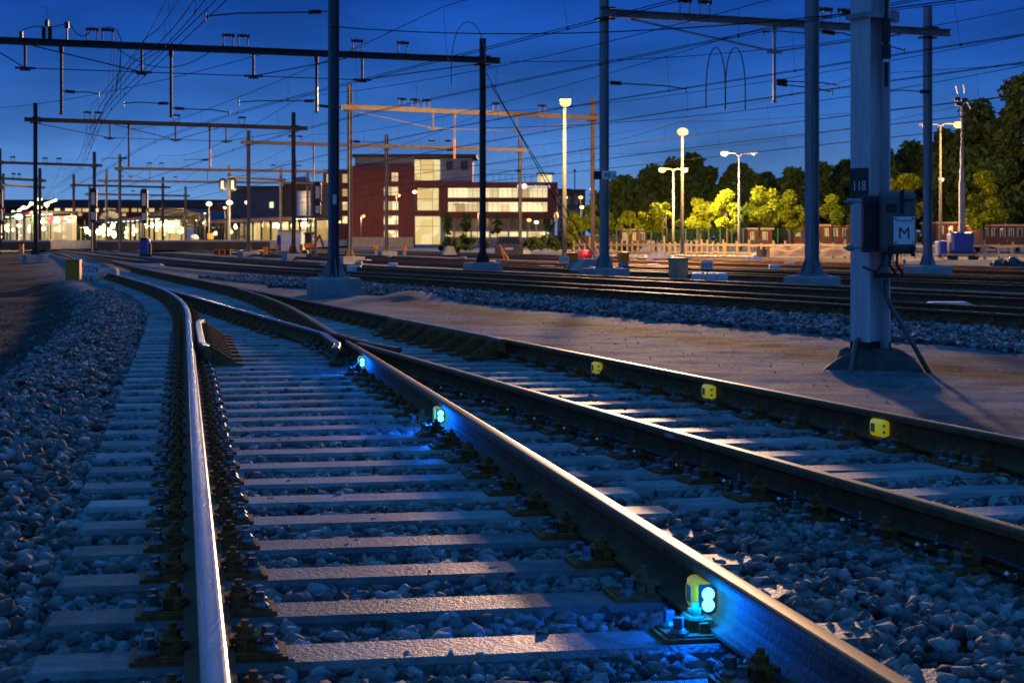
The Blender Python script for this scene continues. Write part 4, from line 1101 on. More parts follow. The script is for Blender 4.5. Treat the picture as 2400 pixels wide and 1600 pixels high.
for px, lb in ((523, 'left of two black signals hanging from a far portal'), (547, 'right of two black signals hanging from a far portal')):
    Y = 172; s = Y / F; o = empty('light_signal', (xs(px, Y), Y - .4, zs(433, Y)), lb, 'signal', 'light signals seen from behind')
    m = MB(); rounded_box(m, (0, 0, 0), (17 * s, .3, 30 * s), 7 * s); m.build('head', M_black, o); m = MB(); m.box((0, -.16, 0), (7 * s, .02, 20 * s)); m.build('back_panel', mat('signal_panel', (.45, .44, .46), .4), o)
# ------------------------------------------------------------------ background: office building
def pbox(mb, x0, x1, y0, y1, Y, dep, mi=0, dy=0.0):
    """box whose front face covers the given photo columns and rows at depth Y"""
    a, b = xs(x0, Y), xs(x1, Y); t, u = zs(y0, Y), zs(y1, Y); mb.cur = mi
    return mb.box(((a + b) / 2, Y + dep / 2 + dy, (t + u) / 2), (b - a, dep, t - u))
def thing_at(name, px, Y, label, cat, group=None): return empty(name, (xs(px, Y), Y, -.3), label, cat, group)
def pb(root, name, m, rects, Y, dep, dy=0.0):
    """one part made of boxes given as photo rectangles"""
    b = MB()
    for x0, x1, y0, y1 in rects: pbox(b, x0, x1, y0, y1, Y, dep, 0, dy)
    b.v = [tuple(rel(root, v)) for v in b.v]
    return b.build(name, m, root)
YB = 400.0
ob = thing_at('office_building', 1050, YB, 'red brick office building with two lit window bands and a glazed stair tower', 'building')
pb(ob, 'wall', M_brick, [(818, 971, 389, 578)], YB, 20)
pb(ob, 'wall', M_brick, [(753, 817.5, 396, 578)], YB, 20, 4)
pb(ob, 'wall', M_brick, [(1031, 1307, 427, 510)], YB, 20)
pb(ob, 'wall', M_brick, [(971.2, 1030.8, 423, 441), (971.2, 1030.8, 493, 507), (971.2, 978, 441, 493), (1028, 1030.8, 441, 493)], YB, 20)
pb(ob, 'upper_storey', M_greywall, [(831, 970.5, 368, 388.8), (1031.5, 1107, 370, 426.5)], YB, 16, 1)
pb(ob, 'roof', M_roofd, [(826, 1117, 362, 368)], YB, 22, -1.5)
pb(ob, 'roof', M_roofd, [(1258, 1299, 405, 408.5)], YB, 8, -.6)
pb(ob, 'stair_window', E_winS, [(971.5, 1030.5, 374, 423), (978, 1028, 441, 493), (971.5, 1030.5, 507, 576)], YB, 1, .6)
pb(ob, 'stair_mullion', M_greywall, [(985, 986, 374, 423), (1015, 1016, 374, 423), (971.5, 1030.5, 398, 399), (1013, 1014, 441, 493), (978, 1028, 466, 467), (1013, 1014, 507, 576), (971.5, 1030.5, 530, 531)], YB, .3, .2)
for y0, y1 in ((441, 463), (474, 496)):
    f = pb(ob, 'window_band', E_win, [(1050, 1283, y0, y1)], YB, .3, -.12)
    pb(ob, 'mullion', M_greywall, [(1050 + k * 11.65 - .4, 1050 + k * 11.65 + .4, y0, y1) for k in range(21)] + [(1050, 1283, y0 + 5.5, y0 + 6.1)], YB, .2, -.25)
for y0, y1, x0 in ((405, 425, 918), (438, 458, 900), (472, 492, 900), (506, 526, 900), (540, 570, 900)):
    pb(ob, 'window', E_win, [(x0, 933, y0, y1)], YB, .4, -.15)
    pb(ob, 'mullion', M_greywall, [((x0 + 933) / 2 - .5, (x0 + 933) / 2 + .5, y0, y1)], YB, .2, -.3)
for y0, y1 in ((407, 427), (442, 459), (473, 492), (506, 523)):
    pb(ob, 'window', E_win, [(761, 769, y0, y1)], YB, .4, 3.8); pb(ob, 'window', E_win, [(799, 816, y0, y1)], YB, .4, 3.8)
pb(ob, 'window', M_glassd, [(1046, 1060, 378, 398), (1080, 1096, 378, 398)], YB, .4, .8)
pb(ob, 'ground_floor', M_greywall, [(1031, 1300, 510, 578)], YB, 12, 4)
pb(ob, 'glazing', mat('reflection_tinted_glazing', (.14, .14, .03), .25, 0, .6, .12, 0, 10, .6), [(1036, 1296, 513, 536)], YB, .4, 3.6)  # yellow-green reflections put into the panel colour
pb(ob, 'shop_window', E_win, [(1045, 1290, 543, 556)], YB, .4, 3.6)
for x in (1062, 1102, 1146, 1190, 1234, 1278): pb(ob, 'column', M_greywall, [(x, x + 4, 510, 578)], YB, 1.0, .8)
pb(ob, 'railing', M_dark, [(1108, 1258, 408, 409.2)] + [(x, x + .8, 408, 427) for x in range(1110, 1258, 15)], YB, .15, 1.5)
pb(ob, 'roof_cabin', E_win, [(1261, 1295, 408.6, 426.8)], YB, 6, 1)
sg = thing_at('building_sign', 1230, YB, 'glowing white name with two round marks on the brick office front', 'sign')
m = MB()
for px in (1219, 1229): m.cyl((0, 0, 0), .62, .25, 20, None, Matrix.Translation(rel(sg, at(px, 436.5, YB - .25))) @ Matrix.Rotation(math.pi / 2, 4, 'X'))
m.build('round_mark', E_sign, sg)
text(sg, 'noorderpoort', rel(sg, at(1260.5, 437, YB - .4)), (math.radians(90), 0, 0), .98, E_sign, 'lettering', .08)
for px, py, lb, pw in ((846, 506, 'slim lamp post glowing orange before the left part of the brick office building', 4160), (929, 458, 'slim lamp post before the small stacked windows of the brick office building', 2240), (790, 520, 'added low lamp brightening the receding left end of the brick office building', 2240), (1120, 500, 'added lamp brightening the left of the office ground floor', 2560), (1300, 500, 'added lamp brightening the right end of the office ground floor', 2560)):  # the last three lamps are added to brighten the brick
    Y = 382; o = thing_at('street_lamp', px, Y, lb, 'lamp', 'lamps before the office building'); m = MB(); zt = zs(py, Y) + .3  # three of these street lamps are added to brighten the brick
    m.tube([(0, 0, 0), (0, 0, zt), (.5, 0, zt + .15)], .09, 6); m.build('post', M_lpost, o); m = MB(); m.sphere((.6, 0, zt), .28, 8); m.build('lamp_globe', E_sod, o); lampobj(o, (.6, .0, zt - .6), pw * .7, (1.0, .5, .22), .3)
o2 = thing_at('brick_house', 1338, 380, 'orange lit brick house behind the small sodium lamps, right of the office building', 'house')
pb(o2, 'wall', M_brickO, [(1307.5, 1372, 446, 576)], 380, 10)
pb(o2, 'roof', M_roofd, [(1306, 1340, 442.5, 446), (1340, 1374, 444, 446)], 380, 11, -.5)
for x in (1311, 1327, 1346):
    for y in (461, 492, 522): w_ = pb(o2, 'window', M_glassd, [(x, x + 8, y, y + 17)], 380, .3, -.1); pb(o2, 'window_frame', M_white, [(x - 1, x, y - 1, y + 18), (x + 8, x + 9, y - 1, y + 18), (x, x + 8, y - 1, y), (x, x + 8, y + 17, y + 18)], 380, .3, -.15)
o3 = thing_at('brick_building', 650, 330, 'mauve and orange brick building behind the silo and the station canopy', 'building')
pb(o3, 'wall', mat('mauve_brick', (.15, .10, .11), .8, 0, .2, .4), [(540, 661, 440, 572)], 330, 14)
pb(o3, 'wall', M_brickO, [(661.5, 753, 430, 572)], 330, 14, 1)
pb(o3, 'roof', M_roofd, [(538, 662, 436, 440), (660, 755, 426, 430)], 330, 15, -.5)
pb(o3, 'roof_plant', M_greywall, [(681, 713, 414, 425.8)], 330, 6, 3)
for x in (560, 590, 632, 646): pb(o3, 'window', E_win if x == 632 else M_glassd, [(x, x + 9, 473, 487)], 330, .3, -.1)
for y in (452, 468, 484): pb(o3, 'band', M_greywall, [(662, 753, y, y + 1.6)], 330, .2, .85)
o4 = thing_at('storage_silo', 712, 300, 'pale ribbed cylindrical silo in front of the orange brick wall', 'silo')
m = MB()
for k in range(12): m.cyl(rel(o4, (xs(712, 300), 300, zs(508, 300) + k * .36)), 1.14, .34, 24)
m.build('tank', M_white, o4)
m = MB()
for dx in (-.8, .8): m.bar(rel(o4, (xs(712, 300) + dx, 300, -.3)), rel(o4, (xs(712, 300) + dx, 300, zs(508, 300))), .15)
m.build('leg', M_gan, o4)
lampobj(o4, rel(o4, at(728, 470, 297)), 300, (1, .6, .2), .2)

# ------------------------------------------------------------------ trees
def tree(px, pyt, hw, pyb, Y, lm, label, n=5200, group=None, leaf=.30, trunk=True, seed=None, dens=1.0):
    seed = seed if seed is not None else int(px * 7 + Y); r = np.random.default_rng(seed)
    zt, zb = zs(pyt, Y), zs(pyb, Y); W = hw * Y / F; H = zt - zb
    o = empty('tree', (xs(px, Y), Y, -.35), label, 'tree', group); cz = (zt + zb) / 2 + .35
    # lobes spread through the crown, leaves clustered round them
    L = int(26 + 10 * dens) if dens > .5 else 15; u = r.normal(size=(L, 3)); u /= np.linalg.norm(u, axis=1)[:, None]
    rad = r.uniform(.25, .95, L) ** .7
    c = u * rad[:, None] * np.array([W, W * .8, H / 2]); c[:, 2] += cz
    c[:, 0] *= 1 - .28 * np.clip((c[:, 2] - cz) / (H / 2), 0, 1)
    c[0] = (0, 0, cz + H * .42)
    s = r.uniform(.14, .30, L) * min(W, H / 2) * (1.55 if dens > 1.5 else 1.3)
    k = r.integers(0, L, n); d = r.normal(size=(n, 3)); d /= np.linalg.norm(d, axis=1)[:, None]
    P = c[k] + d * (s[k] * r.uniform(.45, 1.1, n))[:, None] * np.array([1, 1, .8])
    a = r.normal(size=(n, 3)); a /= np.linalg.norm(a, axis=1)[:, None]; b = np.cross(a, r.normal(size=(n, 3))); b /= np.linalg.norm(b, axis=1)[:, None]
    sz = (leaf * r.uniform(.55, 1.25, n))[:, None]
    V = np.stack([P - a * sz, P - b * sz * .55, P + a * sz, P + b * sz * .55], 1).reshape(-1, 3)
    me = bpy.data.meshes.new('crown'); me.vertices.add(4 * n); me.vertices.foreach_set('co', V.astype(np.float32).ravel())
    me.loops.add(4 * n); me.loops.foreach_set('vertex_index', np.arange(4 * n, dtype=np.int32)); me.polygons.add(n); me.polygons.foreach_set('loop_start', np.arange(n, dtype=np.int32) * 4)
    me.materials.append(lm); me.update(); inst('crown', me, o)
    if trunk:
        m = MB(); tr = max(.09, W * .045)
        m.tube([(0, 0, 0), (.05, .02, cz - H * .42), (-.05, 0, cz - H * .1), (0, 0, cz + H * .25)], [tr * 1.25, tr, tr * .75, tr * .25], 8)
        for q in c[1:8]: m.tube([(0, 0, cz - H * .3 + r.uniform(0, .25) * H), tuple(q * np.array([.5, .5, 1]) - np.array([0, 0, H * .06])), tuple(q)], [tr * .5, tr * .32, tr * .1], 5)
        m.build('trunk', M_bark, o)
    return o
TG = 'tall dark trees behind the fence'
for a in ((1462, 424, 62, 548, 178, 'dark round tree right behind the mast with the sign 48.5'), (1535, 396, 66, 548, 185, 'dark tree left of the highest crown behind the double sodium lamp'),
          (1620, 364, 76, 548, 190, 'high dome shaped dark tree behind the tall sodium lamp'), (1735, 386, 62, 548, 180, 'dark tree behind the double white street lamp'),
          (1800, 402, 45, 548, 186, 'lower dark tree right of the white street lamp'), (1860, 398, 48, 548, 178, 'dark tree just left of the grey mast between the lamps and mast 118'),
          (1925, 385, 52, 548, 184, 'dark tree just right of the grey mast, left of mast 118'), (1985, 372, 48, 545, 188, 'dark tree half hidden by mast 118'),
          (2075, 350, 55, 545, 182, 'dark pointed tree directly right of mast 118'), (2140, 335, 60, 545, 190, 'dark tree behind the right gantry mast'),
          (2215, 300, 62, 545, 186, 'dark tree behind the blue trailer mast'), (2292, 238, 84, 545, 172, 'great dark tree sloping down to the left at the right edge'),
          (2385, 185, 95, 545, 166, 'tallest dark tree at the right edge of the picture')):
    tree(a[0], a[1], a[2] * 1.18, 574, a[4], M_leafD, a[5], 15000 if a[2] < 80 else 20000, TG, .36, dens=2.2)
SG = 'young trees lit by the street lamps'
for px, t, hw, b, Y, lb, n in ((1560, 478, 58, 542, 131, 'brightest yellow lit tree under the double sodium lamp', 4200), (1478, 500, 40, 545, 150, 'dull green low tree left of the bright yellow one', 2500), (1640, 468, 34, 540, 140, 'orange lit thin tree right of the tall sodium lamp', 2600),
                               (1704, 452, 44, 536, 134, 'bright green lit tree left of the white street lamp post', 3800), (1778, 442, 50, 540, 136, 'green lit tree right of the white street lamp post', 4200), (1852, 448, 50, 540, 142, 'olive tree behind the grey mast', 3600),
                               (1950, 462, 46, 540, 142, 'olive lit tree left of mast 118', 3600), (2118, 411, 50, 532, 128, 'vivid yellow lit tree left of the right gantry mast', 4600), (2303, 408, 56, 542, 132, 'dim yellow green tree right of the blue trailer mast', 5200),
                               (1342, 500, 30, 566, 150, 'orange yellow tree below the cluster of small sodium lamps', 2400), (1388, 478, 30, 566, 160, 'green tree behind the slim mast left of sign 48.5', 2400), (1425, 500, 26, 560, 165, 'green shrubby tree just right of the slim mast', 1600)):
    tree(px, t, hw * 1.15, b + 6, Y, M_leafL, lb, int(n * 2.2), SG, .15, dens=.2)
for px, t, hw, lb in ((1048, 500, 14, 'slender young tree before the left end of the office ground floor'), (1092, 498, 16, 'slender young tree left of the mast with guy wires'), (1165, 502, 14, 'slender young tree right of the mast with guy wires'), (1288, 500, 13, 'slender young tree at the right end of the office ground floor')):
    tree(px, t, hw, 556, 300, M_leafL, lb, 260, 'slender young trees before the office building', .28, True)

ug = tree(1900, 520, 470, 582, 176, M_leafD, '', 2560, None, .34, False, 77, 6.0)
ug.name = 'undergrowth'; del ug['category']; ug['label'] = 'dark undergrowth below the tall trees'; ug['kind'] = 'stuff'; del ug['label']; ug['label'] = 'dark undergrowth and shrubs below the tall trees'
# ------------------------------------------------------------------ lamps
def lamp(px, pyt, pyb, Y, heads, label, glow, power, col, wpost=.16, group=None, rad=.2, lit=None, post_m=None, name='street_lamp'):
    """heads: list of (px, py, lit)"""
    o = empty(name, (xs(px, Y), Y, -.3), label, 'lamp', group); top = zs(pyt, Y) + .3
    m = MB(); m.tube([(0, 0, 0), (0, 0, top * .3), (0, 0, top)], [wpost * .62, wpost * .5, wpost * .3], 10); m.build('post', post_m or M_lpost, o, smooth=True)
    for hx, hy, on in heads:
        p = rel(o, at(hx, hy, Y)); m = MB()
        if abs(p.x) > .25:
            m.tube([(0, 0, top - .02), (p.x * .25, 0, (top + p.z) / 2 + .12), (p.x, 0, p.z + .06)], wpost * .22, 6)
        m.box((p.x, 0, p.z + .10), (.5 if rad > .15 else .3, .24, .10)); m.build('lamp_head', M_dgrey, o)
        g = MB(); g.sphere((p.x, -.02, p.z), rad if on else rad * .4, 12, .7); g.build('lamp_globe', glow if on else M_white, o, smooth=True)
        if on and power: lampobj(o, (p.x + (.5 if abs(p.x) < .25 else p.x * .4), -2.2, p.z - .4), power, col, rad)
    return o
SOD, WHT, WRM = (1.0, .55, .17), (1.0, .90, .74), (1.0, .72, .34)
lamp(1323, 236, 606, 82, [(1325, 241, True)], 'tallest sodium floodlight, blazing orange between two slim masts', E_sod, 8000, SOD, .22, None, .26, name='yard_lamp')
lamp(1599, 304, 585, 116, [(1600, 309, True)], 'blazing sodium lamp on a tall post among the trees', E_sod, 12000, SOD, .22, None, .36, name='yard_lamp')
lamp(1578, 400, 580, 134, [(1552, 399, True), (1604, 399, True)], 'double armed sodium street lamp beside the bright yellow tree', E_sod, 10000, SOD, .2, None, .28)
lamp(1732, 366, 580, 132, [(1698, 361, True), (1767, 362, False)], 'double armed street lamp with one white light burning', E_cool, 4500, WHT, .18, None, .26)
lamp(2204, 296, 590, 112, [(2246, 293, True), (2165, 296, False)], 'sodium street lamp in front of the mobile light mast', E_sod, 5500, SOD, .18, None, .3)
lamp(2206, 420, 580, 140, [(2206, 421, True)], 'small round lamp right of the right gantry mast', E_warm, 300, WRM, .12, None, .2)
sm = 'small lamps near the office building'
for px, py, Y, gl, pw, lb in ((1325, 463, 200, E_sod, 1200, 'small sodium lamp left of its brighter neighbour, before the orange house'), (1361, 463, 205, E_sod, 1600, 'brightest small sodium lamp before the orange house'), (1364, 486, 220, E_warm, 700, 'small lamp just below the brightest sodium one'),
                             (1404, 462, 180, E_sod, 500, 'small sodium lamp beside the slim mast left of the sign 48.5'), (1240, 516, 260, E_sod, 500, 'small orange lamp before the office ground floor'), (1257, 521, 265, E_cool, 600, 'small white lamp before the office ground floor'),
                             (1388, 443, 230, E_cool, 0, 'tiny white light left of the mast with the sign 48.5'), (1435, 444, 230, E_cool, 0, 'tiny white light right of the mast with the sign 48.5'), (972, 450, 240, E_warm, 0, 'slim lamp in front of the glazed stair tower'), (2090, 570, 105, E_warm, 60, 'tiny garden lamp right of the switch box')):
    lamp(px, py - 2, 576, Y, [(px, py, True)], lb, gl, pw, SOD if gl is E_sod else WRM, .12, sm, .0012 * Y + .02)
cp = thing_at('camera_pole', 1347, 170, 'thin dark pole with a small box on top above the orange house', 'pole')
m = MB(); m.tube([(0, 0, 0), (0, 0, zs(402, 170) + .3)], .06, 6); m.box((0, 0, zs(400, 170) + .3), (.28, .3, .26)); m.build('post', M_dark, cp)
sl = 'station platform lamps'
for px, py, Y, r_, lb in ((490, 478, 170, .30, 'bright white lamp at the right foot of the arched station roof'), (538, 475, 172, .32, 'bright lamp left of the brick building, above the canopy'), (580, 475, 175, .27, 'bright lamp third in the row above the canopy'),
                         (527, 487, 230, .2, 'smaller lamp between two bright ones above the canopy'), (480, 500, 240, .15, 'small lamp low beside the arched roof')):
    lamp(px, py - 2, 570, Y, [(px, py, True)], lb, E_stn, 1500, WRM, .12, sl, r_)
lc = 'cluster of lamps at the far left'
for px, py, r_, lb in ((93, 467, .20, 'upper lamp of the starry cluster beside the far left mast'), (92, 486, .22, 'middle lamp of the cluster beside the far left mast'), (110, 484, .10, 'small lamp right of the far left mast'), (44, 508, .3, 'large round glaring lamp low at the left'), (45, 529, .18, 'round lamp below the glaring one at the left'), (8, 533, .3, 'glaring lamp at the left edge')):
    lamp(px, py - 1, 570, 190, [(px, py, True)], lb, E_stn, 900, WRM, .10, lc, r_ * 1.5)

# ------------------------------------------------------------------ station
st = thing_at('station_platform', 300, 165, 'long low platform with pale edge in front of the lit station', 'platform')
st['kind'] = 'structure'
pb(st, 'deck', M_plat, [(-60, 118, 564, 584), (226, 632, 564, 584)], 165, 150); pb(st, 'edge_strip', M_white, [(-60, 118, 562.6, 564), (226, 632, 562.6, 564)], 165, .5)
pb(st, 'front_wall', mat('dark_platform_wall', (.07, .055, .042), .8, 0, .4, .6), [(-60, 118, 567, 586), (226, 632, 567, 586)], 164.6, .35)
hall = thing_at('station_hall', 412, 290, 'arched lit station roof with rows of lamps beneath it', 'station')
xa, xb, Yh = xs(335, 290), xs(492, 290), 290; cxh = (xa + xb) / 2; Rr = (xb - xa) / 2; zsp = zs(530, 290); hz = zs(487, 290) - zsp
def arch(R, n=20): return [(-R * math.cos(math.pi * k / n), hz * R / Rr * math.sin(math.pi * k / n) ** .9) for k in range(n + 1)]
m = MB(); n = 20; a0, a1 = arch(Rr), arch(Rr * .96)
for k in range(n):
    for (p, q_, s_) in ((a0[k], a0[k + 1], 0),):
        m.bar(rel(hall, (cxh + (p[0] + q_[0]) / 2, Yh, zsp + (p[1] + q_[1]) / 2)), rel(hall, (cxh + (p[0] + q_[0]) / 2, Yh + 60, zsp + (p[1] + q_[1]) / 2)), math.hypot(q_[0] - p[0], q_[1] - p[1]) * 1.06, .15, up=(-(q_[1] - p[1]), 0, q_[0] - p[0]))
m.build('roof', M_roofd, hall)
for y in range(0, 60, 6):
    m = MB()
    pts = [rel(hall, (cxh + p[0] * .97, Yh + y, zsp + p[1] * .95)) for p in arch(Rr * .97)]; m.tube(pts, .09, 5)
    m.bar(pts[0], pts[-1], .08)
    for k in range(2, n - 1, 2): m.bar(pts[k], rel(hall, (cxh + arch(Rr)[k][0], Yh + y, zsp)), .04)
    m.build('roof_truss', M_gan, hall)
pb(hall, 'back_wall', E_hall, [(337, 490, 500, 566)], 345, .5)
pb(hall, 'front_wall', M_brick, [(462, 492, 530, 564)], 289, .4); pb(hall, 'shutter', M_white, [(437, 461, 535, 563)], 289, .4)
for x in (340, 356, 372, 390, 408, 424): pb(hall, 'column', M_green, [(x, x + 2, 530, 566)], 292, .3)
m = MB(); rr = random.Random(3)
for y in range(4, 58, 9):
    for k in range(6): m.sphere(rel(hall, (cxh + (-.8 + k * .32) * Rr * .95, Yh + y, zsp + .9)), .17, 8)
for k in range(10): m.box(rel(hall, at(344 + k * 9 + rr.uniform(-3, 3), 545 + rr.uniform(-7, 9), 300 + rr.uniform(0, 30))), (.3, .1, rr.uniform(.6, 1.6)))
m.build('hall_lamp', E_warm, hall)
for y in (8, 30, 50): lampobj(hall, rel(hall, (cxh, Yh + y, zsp + .6)), 2200, WRM, .3)
def canopy(x0, y0, x1, y1, Y0, Y1, label, yb=565, back=True):
    """platform canopy running from one photo column to another"""
    o = empty('platform_canopy', (xs((x0 + x1) / 2, (Y0 + Y1) / 2), (Y0 + Y1) / 2, .8), label, 'canopy', 'canopies of the station')
    a, b = at(x0, y0, Y0), at(x1, y1, Y1); b.z = a.z = (a.z + b.z) / 2
    d = (b - a).normalized(); nrm = Vector((-d.y, d.x, 0))
    m = MB(); m.bar(rel(o, a + nrm * 2 + Vector((0, 0, .3))), rel(o, b + nrm * 2 + Vector((0, 0, .3))), 5.0, .25); m.build('roof', M_roofd, o)
    m = MB(); m.bar(rel(o, a - nrm * .55 + Vector((0, 0, .12))), rel(o, b - nrm * .55 + Vector((0, 0, .12))), .1, .35); m.build('fascia', M_red, o)  # red glow along the canopy edge put into the paint colour
    m = MB(); m.bar(rel(o, a + nrm * 1.6 + Vector((0, 0, .08))), rel(o, b + nrm * 1.6 + Vector((0, 0, .08))), .22, .10); m.build('light_strip', E_tube, o)
    L = (b - a).length; k = 1.0
    while k < L:
        m = MB(); p = a + d * k + nrm * 1.2; m.bar(rel(o, Vector((p.x, p.y, .8))), rel(o, Vector((p.x, p.y, a.z + .1))), .24)
        m.bar(rel(o, Vector((p.x, p.y, a.z - .6))), rel(o, p + d * .9 + Vector((0, 0, .15))), .10); m.bar(rel(o, Vector((p.x, p.y, a.z - .6))), rel(o, p - d * .9 + Vector((0, 0, .15))), .10); k += 4.2
        m.build('column', M_green, o)
    if back:
        m = MB(); c_ = (a + b) / 2 + nrm * 4.0; m.bar(rel(o, Vector((a.x, a.y, (.8 + a.z) / 2)) + nrm * 4.2), rel(o, Vector((b.x, b.y, (.8 + a.z) / 2)) + nrm * 4.2), .2, a.z - .9); m.build('glowing_wall', E_hall, o)
    for f in (.2, .5, .8):
        p = a + (b - a) * f + nrm * 1.5; lampobj(o, rel(o, Vector((p.x, p.y, a.z - .4))), 900, WRM, .2)
    return o
canopy(492, 526, 705, 510, 235, 195, 'dark edged lit canopy running right from the arched roof')
canopy(228, 525, 340, 512, 260, 215, 'lit canopy left of the arched roof, behind the dark masts')
canopy(106, 542, 175, 531, 300, 250, 'low canopy with a glowing strip behind the red signal lamps')
canopy(-60, 515, 84, 500, 225, 190, 'glaring lit canopy at the left edge of the picture')
rs = random.Random(9)
for i in range(64):
    px = rs.choice([rs.uniform(178, 335), rs.uniform(236, 335), rs.uniform(342, 440), rs.uniform(500, 700), rs.uniform(0, 160)]); py = rs.choice([rs.uniform(528, 536), rs.uniform(536, 556), rs.uniform(538, 550)]); Y = rs.uniform(200, 230)
    o = empty('platform_lamp', at(px, py, Y), 'small round lamp shining among the platform columns of the station', 'lamp', 'round lamps of the station'); r_ = rs.uniform(.12, .30)
    m = MB(); m.sphere((0, 0, 0), r_, 8, rs.choice([1, 1, 1.7])); m.build('lamp_globe', E_stn if rs.random() < .6 else E_warm, o); m = MB(); m.tube([(0, .1, -1.2), (0, .1, .1)], .035, 5); m.build('bracket', M_dark, o)
for i in range(26):
    px = rs.uniform(180, 720); Y = 233 if px > 340 else 258; o = thing_at('platform_post', px, Y, 'thin dark post standing on the station platform', 'post', 'thin dark posts of the station'); m = MB(); m.bar((0, 0, .8), (0, 0, rs.uniform(3.0, 4.2)), rs.uniform(.14, .4)); m.box((0, 0, 1.6), (.5, .2, .3)); m.build('body', M_dark, o)
sh = thing_at('station_roof', 220, 360, 'long dark low roof with a row of lit windows behind the station', 'station')
pb(sh, 'roof', M_roofd, [(-80, 540, 468, 486)], 360, 40); pb(sh, 'wall', M_brick, [(-80, 540, 486, 568)], 360, 30, 3)
for k in range(13): x = 120 + k * 22 + (k % 3) * 3; pb(sh, 'window', E_win, [(x, x + 12 + (k % 2) * 5, 488, 496)], 360, .3, 2.6)
for x in (158, 176, 245, 262, 280): pb(sh, 'window', E_win, [(x, x + 8, 499, 506)], 360, .3, 2.6)
hw_ = thing_at('station_window', 255, 340, 'round topped glowing station window behind a canopy', 'window')
m = MB(); R_ = xs(282, 340) - xs(256, 340); c0 = at(258, 513, 340)
m.prism([(R_ * math.cos(math.pi * k / 14), R_ * .8 * math.sin(math.pi * k / 14)) for k in range(15)], .3, Matrix.Translation(rel(hw_, c0))); m.build('pane', E_hall, hw_)
m = MB(); pp = [rel(hw_, c0 + Vector((R_ * math.cos(math.pi * k / 14), -.2, R_ * .8 * math.sin(math.pi * k / 14)))) for k in range(15)]; m.tube(pp, .2, 5)
for k in range(2, 13, 2): m.bar(rel(hw_, c0 + Vector((0, -.2, 0))), pp[k], .1)
m.build('frame', M_gan, hw_)
lh = thing_at('platform_building', 40, 235, 'yellow lit platform building with tall glazed front at the far left', 'building')
pb(lh, 'glazed_front', E_hall, [(-40, 82, 520, 563)], 235, 4); pb(lh, 'pilaster', M_plat, [(x, x + 3, 518, 564) for x in range(-40, 84, 14)], 235, .5, -.4); pb(lh, 'roof', M_plat, [(-44, 86, 514, 520)], 235, 8, -1.0)
rs = random.Random(5)
for k in range(16): m = MB(); m.sphere(rel(lh, at(18 + k * 4.2, 505 - k * 1.9 + rs.uniform(-3, 3), 215 + k)), .13 + rs.uniform(0, .14), 8); m.build('lamp', E_stn, lh)
for k in range(6): m = MB(); m.sphere(rel(lh, at(106 + k * 5, 478 - k * 1.8, 215 + k)), .17, 8); m.build('lamp', E_stn, lh)
for px, py, lb in ((118, 512, 'left of two red signal lights by the station'), (171, 523, 'red signal light just above the red and white train')):
    o = thing_at('red_signal', px, 200, lb, 'signal', 'red signal lights'); H = zs(py, 200) + .3
    m = MB(); m.tube([(0, .1, 0), (0, .1, H + .3)], .07, 6); m.build('post', M_dark, o); m = MB(); m.box((0, .08, H), (.5, .2, .9)); m.build('head', M_black, o)
    m = MB(); m.sphere((0, -.1, H), .40, 10); m.build('lens', E_red, o, smooth=True); lampobj(o, (0, -.6, H), 500, (1, .02, .04), .15)
tr_ = thing_at('train', 182, 296, 'red and white train front standing at the station', 'train')
m = MB(); Yt = 296; Wt = 1.4
pf = [(-Wt, .5), (Wt, .5), (Wt, 2.2), (Wt * .9, 3.2), (Wt * .6, 3.5), (-Wt * .6, 3.5), (-Wt * .9, 3.2), (-Wt, 2.2)]
m.prism(pf, 18, Matrix.Translation((0, 9.2, .0))); m.build('body', M_red, tr_)
m = MB(); m.prism([(-1.25, 2.05), (1.25, 2.05), (1.05, 3.05), (-1.05, 3.05)], .1, Matrix.Translation((0, .12, 0))); m.build('windscreen', M_glassd, tr_)
m = MB(); m.prism([(-1.38, 1.0), (1.38, 1.0), (1.3, 1.95), (-1.3, 1.95)], .12, Matrix.Translation((0, .1, 0))); m.build('nose_panel', M_white, tr_)
m = MB(); m.box((0, .0, 1.5), (.9, .1, .35)); m.build('coupler_hatch', M_black, tr_); m = MB(); m.box((0, 5, .25), (2.2, 10, .5)); m.build('bogie', M_black, tr_)
o = thing_at('blue_cabinet', 340, 122, 'dark blue cabinet with a rounded top standing before the platform', 'cabinet')
m = MB(); rounded_box(m, (0, 0, .72), (.66, .5, 1.15), .12); m.build('body', M_bluep, o); m = MB(); m.box((.38, -.1, .5), (.12, .2, 1.0)); m.box((0, 0, .1), (.7, .5, .2)); m.build('base', M_black, o); m = MB(); rounded_box(m, (-.05, -.02, 1.3), (.6, .45, .14), .06); m.build('lid', M_greywall, o)
o = thing_at('white_container', 677, 132, 'white storage container with a blue door behind a far mast', 'container')
pb(o, 'body', M_white, [(651, 706, 541, 588)], 132, 2.4); pb(o, 'door', M_bluep, [(649, 658, 551, 588)], 131.5, .2); pb(o, 'roof', M_plat, [(649, 708, 539.5, 541)], 131.8, 2.8)
o = thing_at('rail_excavator', 724, 126, 'small dark digger parked beside the ladder signal', 'excavator')
pb(o, 'cab', M_dark, [(714, 732, 548, 570)], 126, 1.2); pb(o, 'roof', M_black, [(711, 736, 545, 548.5)], 126, 1.4); pb(o, 'chassis', M_yellow, [(712, 738, 570, 580)], 126, 1.6)
m = MB()
for dx in (-.3, .3): m.cyl((0, 0, 0), .25, .3, 14, None, Matrix.Translation((dx, .3, .25)) @ Matrix.Rotation(math.pi / 2, 4, 'X'))
m.build('wheel', M_black, o)
m = MB(); m.bar((.4, .2, .9), (.75, .1, 1.55), .12); m.bar((.75, .1, 1.55), (1.05, 0, .7), .10); m.build('boom', M_dark, o)
